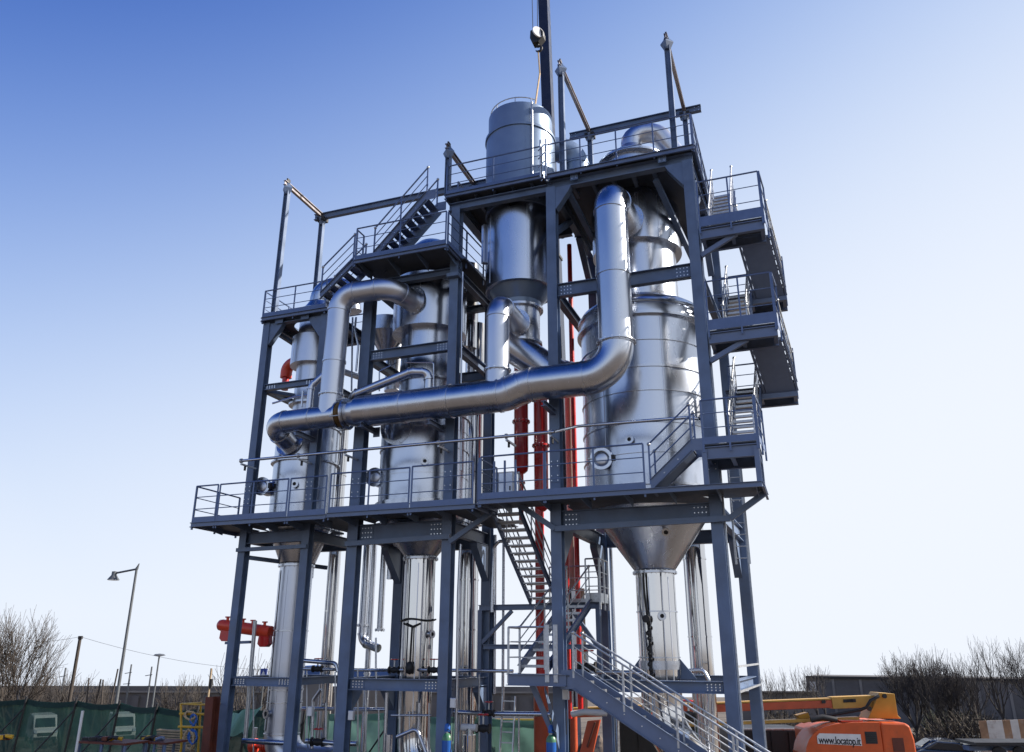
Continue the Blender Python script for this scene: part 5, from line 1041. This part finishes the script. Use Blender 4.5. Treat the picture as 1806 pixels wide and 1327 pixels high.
for i in range(N_+1):
    for j in range(N_+1):
        u, w = i/N_, j/N_; a = q[0].lerp(q[1], u); b = q[4].lerp(q[3], u); p = a.lerp(b, w); vs.append(p+V((0, .12*math.sin(u*9+w*3), .04*math.sin(u*14))))
MB().add(vs, [(i*(N_+1)+j, (i+1)*(N_+1)+j, (i+1)*(N_+1)+j+1, i*(N_+1)+j+1) for i in range(N_) for j in range(N_)]).build('sheet', 'net2', tp_, 80)

# ------------------------------------------------------------------ vehicles beyond
def local(o, x, y, z, a): return o+V((x*math.cos(a)-y*math.sin(a), x*math.sin(a)+y*math.cos(a), z))
def van(lab, px, py, D, ang):
    o = atD(px, py, D); t = thing('parked_van', lab, 'van', tuple(o), 'vans parked behind the netting'); g = lambda x, y, z: local(o, x, y, z, ang)
    side = [(0, .35), (0, .95), (.12, 1.15), (.75, 1.35), (1.55, 2.2), (1.9, 2.42), (5.2, 2.45), (5.3, .4)]
    MB().poly([g(x, -1.0, z) for x, z in side], g(0, 2.0, 0)-g(0, 0, 0)).build('body', 'vanwhite', t, bevel=.07)
    MB().poly([g(.79, -.85, 1.42), g(1.5, -.8, 2.16), g(1.5, .8, 2.16), g(.79, .85, 1.42)], g(-.03, 0, .02)-g(0, 0, 0)).build('windscreen', 'glass', t)
    MB().poly([g(-.015, -.62, .72), g(-.015, .62, .72), g(-.015, .7, 1.0), g(-.015, -.7, 1.0)], g(-.02, 0, 0)-g(0, 0, 0)).build('grille', 'dark', t); MB().box(g(-.05, 0, .5), (.14, 1.9, .26), (g(1, 0, 0)-o, g(0, 1, 0)-o, Zv)).build('bumper', 'dark', t, bevel=.03)
    for s in (-1, 1):
        MB().poly([g(.0, s*.72, .95), g(.02, s*.97, 1.0), g(.18, s*.97, 1.3), g(.12, s*.76, 1.22)], g(-.06, 0, 0)-g(0, 0, 0)).build('headlight', 'lamp', t)
        MB().box(g(1.0, s*1.16, 1.5), (.12, .22, .35), (g(1, 0, 0)-o, g(0, 1, 0)-o, Zv)).build('mirror', 'dark', t, bevel=.02)
        MB().poly([g(1.0, s*1.005, 1.45), g(1.6, s*1.005, 2.1), g(2.1, s*1.005, 2.1), g(2.1, s*1.005, 1.45)], g(0, s*.012, 0)-g(0, 0, 0)).build('side_window', 'glass', t)
        for x in (.95, 4.2): MB().lathe(g(x, s*.86, .34), [(0, 0), (.2, 0), (.34, .02), (.34, .2), (.2, .22), (0, .22)], 20, g(0, s, 0)-o).build('wheel', 'dark', t, 40)
van('white van seen nose-on through the netting, nearer the bare tree', 77, 1313, 74, R(147)); van('white van seen nose-on through the netting, behind the work table', 217, 1310, 76, R(143))
def car(lab, px, py, D, ang, m):
    o = atD(px, py, D); o.z = gz(o); t = thing('parked_car', lab, 'car', tuple(o), 'cars parked by the thicket'); g = lambda x, y, z: local(o, x, y, z, ang); A_ = (g(1, 0, 0)-o, g(0, 1, 0)-o, Zv)
    MB().poly([g(x, -.86, z) for x, z in ((-2.1, .3), (-2.15, .75), (-1.9, .95), (-.9, 1.0), (1.6, .98), (2.05, .85), (2.15, .5), (2.1, .3))], g(0, 1.72, 0)-o).build('body', m, t, bevel=.08)
    MB().poly([g(x, -.74, z) for x, z in ((-1.05, .98), (-.35, 1.44), (.9, 1.46), (1.75, .98))], g(0, 1.48, 0)-o).build('cabin', m, t, bevel=.06)
    MB().poly([g(-1.03, -.66, 1.04), g(-.42, -.62, 1.41), g(-.42, .62, 1.41), g(-1.03, .66, 1.04)], g(-.03, 0, .02)-o).build('windscreen', 'glass', t)
    for s in (-1, 1):
        MB().poly([g(-.7, s*.742, 1.04), g(-.25, s*.742, 1.36), g(.8, s*.742, 1.37), g(1.3, s*.742, 1.04)], g(0, s*.012, 0)-o).build('side_window', 'glass', t); MB().box(g(-2.1, s*.62, .72), (.1, .34, .14), A_).build('headlight', 'lamp', t, bevel=.02)
        for x in (-1.3, 1.3): MB().lathe(g(x, s*.72, .31), [(0, 0), (.18, 0), (.31, .02), (.31, .17), (.18, .19), (0, .19)], 20, g(0, s, 0)-o).build('wheel', 'dark', t, 40)
car('dark blue car parked before the thicket', 1652, 1330, 50, R(10), 'carblue'); car('grey car parked beyond the dark blue one', 1712, 1318, 56, R(30), 'cargrey'); car('pale grey car low at the edge of the road', 1690, 1345, 47, R(165), 'cargrey')
rc = thing('rusty_screen', 'rust-stained white corrugated screen at the edge of the road', 'screen', tuple(atD(1765, 1300, 40)))
a, b = atD(1726, 1272, 52), atD(1850, 1268, 52); d = (b-a); d.z = 0; nP = 9
for k in range(nP):
    p = a.lerp(b, k/nP); q = a.lerp(b, (k+1)/nP); zb_ = gz(p); MB().poly([p, q, V((q.x, q.y, zb_+.4)), V((p.x, p.y, zb_+.4))], V((.05*(k % 2), .1+.06*(k % 2), 0))).build('panel', ('rustsheet', 'rustwhite', 'rustwhite', 'rustsheet', 'rustwhite', 'rustsheet', 'rustsheet', 'rustwhite', 'rustwhite')[k], rc)
MB().bar(V((a.x, a.y+.3, gz(a)+.3)), V((b.x, b.y+.3, gz(b)+.3)), .3).build('base_rail', 'concrete', rc)
tk = thing('flatbed_trailer', 'empty dark flatbed trailer before the rust-stained screen', 'trailer', tuple(atD(1760, 1320, 46)))
a, b = atD(1702, 1309, 46), atD(1880, 1309, 46); MB().bar(a, b, 2.2, .16).build('bed', 'black', tk); MB().bar(a-V((0, 0, .3)), b-V((0, 0, .3)), .7, .25).build('beam', 'steel', tk)
for f in (.3, .5, .75): p = a.lerp(b, f); MB().lathe(V((p.x, p.y-.9, p.z-.55)), [(0, 0), (.2, 0), (.38, .03), (.38, .25), (0, .27)], 20, (0, 1, 0)).build('wheel', 'dark', tk, 40)

# ------------------------------------------------------------------ poles, lamps, far structures
def pole(name, lab, cat, px, pyt, D, r0, r1, m='pole', lean=0, group=None):
    p = atD(px, pyt, D); o = V((p.x+lean, p.y, gz(p)-.1)); t = thing(name, lab, cat, tuple(o), group); MB().tube([o, p], [r0, r1], 12).build('shaft', m, t, 40); return p, t
p, t = pole('street_lamp', 'tall street lamp with one shaded head reaching left over the netting', 'street lamp', 241, 1004, 41, .09, .06)
q = atD(205, 1011, 41); MB().tube([p, q], .05, 8).build('arm', 'pole', t, 40); MB().tube([p, p+V((.12, 0, .28))], [.08, .02], 8).build('finial', 'pole', t, 40)
h = MB().lathe(q+V((-.12, 0, -.34)), [(.3, 0), (.29, .02), (.13, .24), (.13, .42), (0, .44)], 20).build('lamp_shade', 'pole', t, 40); MB().lathe(q+V((-.12, 0, -.36)), [(0, 0), (.26, 0), (.26, .015), (0, .015)], 20).build('lens', 'lamp', h, 40)
p, t = pole('street_lamp', 'short distant lamp post with a flat round head', 'street lamp', 281, 1157, 74, .09, .07); MB().lathe(p+V((0, 0, -.05)), [(.1, 0), (.55, .08), (.4, .2), (0, .25)], 16).build('lamp_head', 'pole', t, 40)
p1_, t = pole('utility_pole', 'dark leaning wooden utility pole left of the tall street lamp', 'pole', 142, 1122, 52, .13, .1, 'bark'); MB().box(p1_+V((.02, 0, -.1)), (.3, .12, .2)).build('insulator_box', 'dark', t)
p2_, t = pole('utility_pole', 'slim weathered pole with a box near the yellow trolley', 'pole', 373, 1179, 56, .1, .07, 'wood'); MB().box(p2_+V((.12, 0, -1.0)), (.2, .15, .6)).build('junction_box', 'dark', t)
w0 = p1_+V((0, 0, -.05)); w1 = atD(470, 1182, 60); tag(MB().tube([atD(-60, 1128, 50).lerp(w0, k/8)-V((0, 0, 1.2*(k/8)*(1-k/8))) for k in range(9)] + [w0.lerp(w1, k/10)-V((0, 0, 1.6*(k/10)*(1-k/10))) for k in range(1, 11)], .012, 5).build('overhead_wire', 'pole'), 'thin overhead wire slung over the leaning pole', 'wire')
for i, (x, y) in enumerate(((116, 1178), (232, 1172), (268, 1176))):
    p, t = pole('catenary_mast', ('railway mast nearest the bare tree', 'railway mast just right of the tall street lamp', 'railway mast left of the short distant lamp')[i]+' above the viaduct', 'mast', x, y, 128, .16, .12, 'pole', 0, 'railway masts')
    MB().bar(p+V((-1.1, 0, -1.4)), p+V((.3, 0, -1.2)), .1).build('bracket_arm', 'pole', t); MB().bar(p+V((-1.1, 0, -3.0)), p+V((.3, 0, -2.9)), .1).build('bracket_arm', 'pole', t)
for i, (x, y, l) in enumerate(((157, 1196, .6), (178, 1198, -.3), (182, 1199, .8), (208, 1180, -.5))):
    p, t = pole('stake', ('leaning dark stake nearest the utility pole', 'dark stake in the crossed pair', 'leaning stake crossing its neighbour', 'bent stake next to the tall street lamp')[i], 'stake', x, y, 44, .07, .04, 'bark', l, 'stakes beyond the netting')
def block(name, lab, cat, x0, x1, ytop, D, dep, m, D1=None, group=None):
    a, b = atD(x0, ytop, D), atD(x1, ytop, D1 or D); z1 = a.z; b.z = z1; d = (b-a).normalized(); w = V((-d.y, d.x, 0)); z0 = min(gz(a), gz(b))-.5
    t = thing(name, lab, cat, (a.x, a.y, z0), group); MB().poly([V((a.x, a.y, z0)), V((b.x, b.y, z0)), b, a], w*dep).build('wall', m, t); return t, a, b, d, w, z0
t, a, b, d, w, z0 = block('railway_viaduct', 'long flat concrete railway viaduct behind the netting', 'viaduct', -400, 1010, 1219, 132, 7, 'concrete_dk'); L = (b-a).length
MB().bar(a+Zv*.45-w*.1, b+Zv*.45-w*.1, .3, .9).build('parapet', 'concrete_dk', t); MB().bar(a+Zv*.0-w*.2, b-w*.2, .5, .25).build('ledge', 'concrete', t)
for k in range(34):
    p = a+d*(L*(k+.5)/34); MB().box(V((p.x, p.y, (z0+a.z)/2-.3))-w*.25, (1.1, .5, a.z-z0-.6), (d, w, Zv)).build('pilaster', 'concrete_dk', t)
t, a, b, d, w, z0 = block('warehouse', 'long low grey warehouse behind the thicket on the right', 'building', 1421, 1950, 1196, 118, 20, 'concrete_dk', 104); MB().bar(a+Zv*.15-w*.12, b+Zv*.15-w*.12, .4, .3).build('roof_edge', 'black', t); MB().box(a+d*.9-w*.03+V((0, 0, -1.6)), (.8, .08, 2.2), (d, w, Zv)).build('window', 'white', t)
L = (b-a).length
for k in range(1, 10): p = a+d*(L*k/10); MB().box(V((p.x, p.y, (z0+a.z)/2))-w*.06, (.35, .14, a.z-z0-.2), (d, w, Zv)).build('pilaster', 'concrete', t)
t, a, b, d, w, z0 = block('boundary_wall', 'low dark concrete wall left of the warehouse', 'wall', 1290, 1440, 1221, 110, 1, 'concrete_dk'); MB().bar(a+Zv*.08, b+Zv*.08, 1.2, .16).build('coping', 'concrete', t)
t, a, b, d, w, z0 = block('site_cabin', 'grey site cabin with a blue roof band behind the slim frame', 'cabin', 528, 566, 1178, 38, 3, 'concrete'); MB().bar(a-Zv*.2+w*1.4, b-Zv*.2+w*1.4, 3.1, .55).build('roof', 'tarpblue', t)
t, a, b, d, w, z0 = block('site_cabin', 'wider grey site cabin with a blue roof band behind the middle frame', 'cabin', 622, 700, 1186, 42, 3, 'concrete'); MB().bar(a-Zv*.15+w*1.4, b-Zv*.15+w*1.4, 3.1, .45).build('roof', 'tarpblue', t)
sn = thing('road_sign', 'square blue road sign with a white triangle by the slim frame', 'sign', tuple(atD(465, 1187, 34))); c = atD(465, 1187, 34)
MB().box(c, (.34, .03, .34)).build('panel', 'sign', sn, bevel=.01); MB().poly([c+V(p) for p in ((-.1, -.025, -.1), (.1, -.025, -.1), (0, -.025, .1))], (0, .008, 0)).build('triangle', 'white', sn); MB().tube([(c.x, c.y+.04, gz(c)), (c.x, c.y+.04, c.z+.2)], .03, 8).build('post', 'pole', sn, 40)
# earth bank behind the stair bay
eb = MB(); vs = []; NX, NY = 40, 16; e0, e1 = atD(860, 1262, 40), atD(1110, 1262, 40); ed = (e1-e0); ew = V((-ed.y, ed.x, 0)).normalized(); rn = random.Random(5)
for i in range(NX+1):
    for j in range(NY+1):
        u, v_ = i/NX, j/NY; h = 2.7*(math.sin(math.pi*min(1, v_*1.1))**.6 if v_ < .9 else .2)*min(1, 6*u, 6*(1-u)); p = e0+ed*u+ew*(v_*9); vs.append((p.x, p.y, gz(p)-.2+h*(1+.12*math.sin(u*23)+.08*rn.random())))
eb.add(vs, [(i*(NY+1)+j, (i+1)*(NY+1)+j, (i+1)*(NY+1)+j+1, i*(NY+1)+j+1) for i in range(NX) for j in range(NY)]); o = eb.build('earth_bank', 'earth', None, 80); o['kind'] = 'structure'

# ------------------------------------------------------------------ bare trees and thicket
def btree(mb, rn, p, d, L, r, lev, spread, up, nb=3, tip=.0045, seg=3):
    pts = [p]; rad = [r]; q = p; dd = d
    for k in range(seg):
        dd = (dd + V((rn.uniform(-1, 1), rn.uniform(-1, 1), rn.uniform(-.5, 1)))*.14 + Zv*up).normalized(); q = q+dd*(L/seg); pts.append(q); rad.append(max(tip, r*(1-.35*(k+1)/seg)))
    mb.tube(pts, rad, 5 if lev > 3 else 3, caps=False)
    if lev == 0: return
    for k in range(nb):
        f = .35+.65*(k+rn.random()*.6)/nb; i = min(seg-1, int(f*seg)); b = pts[i].lerp(pts[i+1], f*seg-i); a = rn.uniform(0, 6.28); u = dd.orthogonal().normalized(); w = dd.cross(u)
        nd = (dd*math.cos(spread)+(u*math.cos(a)+w*math.sin(a))*math.sin(spread)*rn.uniform(.7, 1.2)).normalized()
        btree(mb, rn, b, nd, L*rn.uniform(.58, .8), max(tip, rad[i]*.62), lev-1, spread, up, nb, tip, seg)
    btree(mb, rn, q, (dd+V((rn.uniform(-.2, .2), rn.uniform(-.2, .2), .1))).normalized(), L*.72, rad[-1]*.85, lev-1, spread, up, nb, tip, seg)
def tree(lab, px, pytop, D, seed, lev=4, spread=.6, up=.05, nb=3, trunks=1, m='twig', name='bare_tree', group='bare trees round the site', base=None, wid=1., tip=.012, hollow=.22):
    top = atD(px, pytop, D); z0 = gz(top) if base is None else base; H = top.z-z0; o = V((top.x, top.y, z0)); t = thing(name, lab, 'tree', tuple(o), group); rn = random.Random(seed)
    tr_ = MB(); cr_ = MB()
    for k in range(trunks):
        a = rn.uniform(0, 6.28); d = V((math.cos(a)*.25*(trunks > 1), math.sin(a)*.25*(trunks > 1), 1)).normalized(); L0 = H*hollow
        q = o+d*L0; tr_.tube([o-Zv*.2, o.lerp(q, .5)+V((.03, .02, 0)), q], [H*.022, H*.018, H*.015], 8)
        for j in range(4):
            a2 = j*1.57+rn.uniform(0, 1.); nd = (d+V((math.cos(a2), math.sin(a2), 0))*.55*wid).normalized() if j else d
            btree(cr_, rn, q, nd, H*.3, H*.011, lev, spread, up, nb, tip)
    tr_.build('trunk', 'bark', t, 60); c = cr_.build('crown', m, t); 
    # scale crown+trunk to the surveyed height
    zmax = max(v_.z for v_ in cr_.v); f = H/(zmax-z0); t.scale = (f*wid, f*wid, f); return t
tree('bare rounded tree behind the netting beside the leaning pole', 62, 1064, 50, 31, 4, .58, .06, 4, 1, m='bark', tip=.012, wid=.8, hollow=.26)
tree('small hazy bare tree behind the slim frame', 458, 1140, 60, 5, 3, .55, .06, 3, 1, tip=.014)
for i, (x, y, D, sd, lv, tk_) in enumerate(((1592, 1150, 62, 21, 4, 2), (1625, 1135, 66, 22, 4, 2), (1655, 1160, 60, 23, 4, 2), (1742, 1118, 78, 24, 4, 1), (1800, 1122, 74, 25, 4, 1), (1700, 1150, 90, 26, 3, 2))):
    tree(('dense bare tree at the near end of the thicket', 'tall spreading bare tree in the thicket', 'rounded bare tree right of the tall spreading one', 'pale slender bare tree above the thicket', 'slender bare tree at the edge of the view', 'faint bare tree between thicket and pale tree')[i], x, y, D, sd, lv, .52, .08, 2 if i % 2 else 3, tk_, tip=.010)
for i, (x, y, D) in enumerate(((1352, 1180, 96), (1375, 1176, 98), (1408, 1172, 99), (1432, 1170, 97), (1446, 1172, 101))):
    tree(('wispy sapling just right of the tall frame', 'second wispy sapling right of the tall frame', 'thin sapling left of the warehouse corner', 'straight sapling at the warehouse corner', 'straight sapling rising over the warehouse roof')[i], x, y, D, 40+i, 3, .5, .05, 2, 1, wid=.8, tip=.016)
for i, (x, y, D) in enumerate(((133, 1178, 90), (196, 1196, 95), (335, 1186, 88), (15, 1185, 96), (85, 1190, 92))):
    tree(('hazy bush left of the leaning pole', 'low hazy bush near the stakes', 'forked bare sapling left of the weathered pole', 'hazy bare bush at the picture edge', 'hazy bare bush under the rounded tree')[i], x, y, D, 60+i, 3, .5, .08, 3, 2, tip=.016)
def thicket(name, lab, x0, x1, D0, D1, h0, h1, n, seed, m, twigs=26):
    rn = random.Random(seed); mb = MB()
    for k in range(n):
        x = rn.uniform(x0, x1); D = rn.uniform(D0, D1); p = atD(x, 1240, D); p.z = gz(p); H = rn.uniform(h0, h1)*(.75+.35*math.sin(x*.03+seed))
        for j in range(twigs):
            a = rn.uniform(0, 6.28); s = rn.random(); b = p+V((math.cos(a), math.sin(a), 0))*rn.uniform(0, .9)+Zv*H*rn.uniform(0, .55); e = b+V((math.cos(a)*.5, math.sin(a)*.5, rn.uniform(.3, 1.)))*H*rn.uniform(.2, .5); mb.tube([b, b.lerp(e, .5)+V((rn.uniform(-.1, .1), 0, .05)), e], [.035, .025, .012], 3, caps=False)
            for l in range(2):
                c = b.lerp(e, rn.random()); w1 = V((rn.uniform(-1, 1), rn.uniform(-1, 1), rn.uniform(-1, 1)))*.16; w2 = V((rn.uniform(-1, 1), rn.uniform(-1, 1), rn.uniform(-1, 1)))*.16; mb.add([c, c+w1, c+w2], [(0, 1, 2)])
    o = mb.build(name, m); o['kind'] = 'stuff'; tag(o, lab, 'thicket')
thicket('scrub', 'dark leafless scrub massed below the warehouse', 1535, 1900, 54, 72, 2.2, 3.8, 240, 1, 'brush'); thicket('undergrowth', 'olive evergreen undergrowth mixed into the scrub', 1640, 1860, 58, 76, 2.4, 4.0, 90, 2, 'olive', 40)
thicket('scrub', 'brown scrub in front of the viaduct', -150, 420, 90, 122, .9, 2.3, 190, 3, 'brush', 20); thicket('scrub', 'tan dry scrub right of the tall frame', 1335, 1560, 78, 100, 1.5, 3.4, 110, 4, 'brush', 22)
thicket('scrub', 'dry scrub on the earth bank behind the stairs', 880, 1100, 44, 50, .6, 1.5, 60, 6, 'brush', 22)
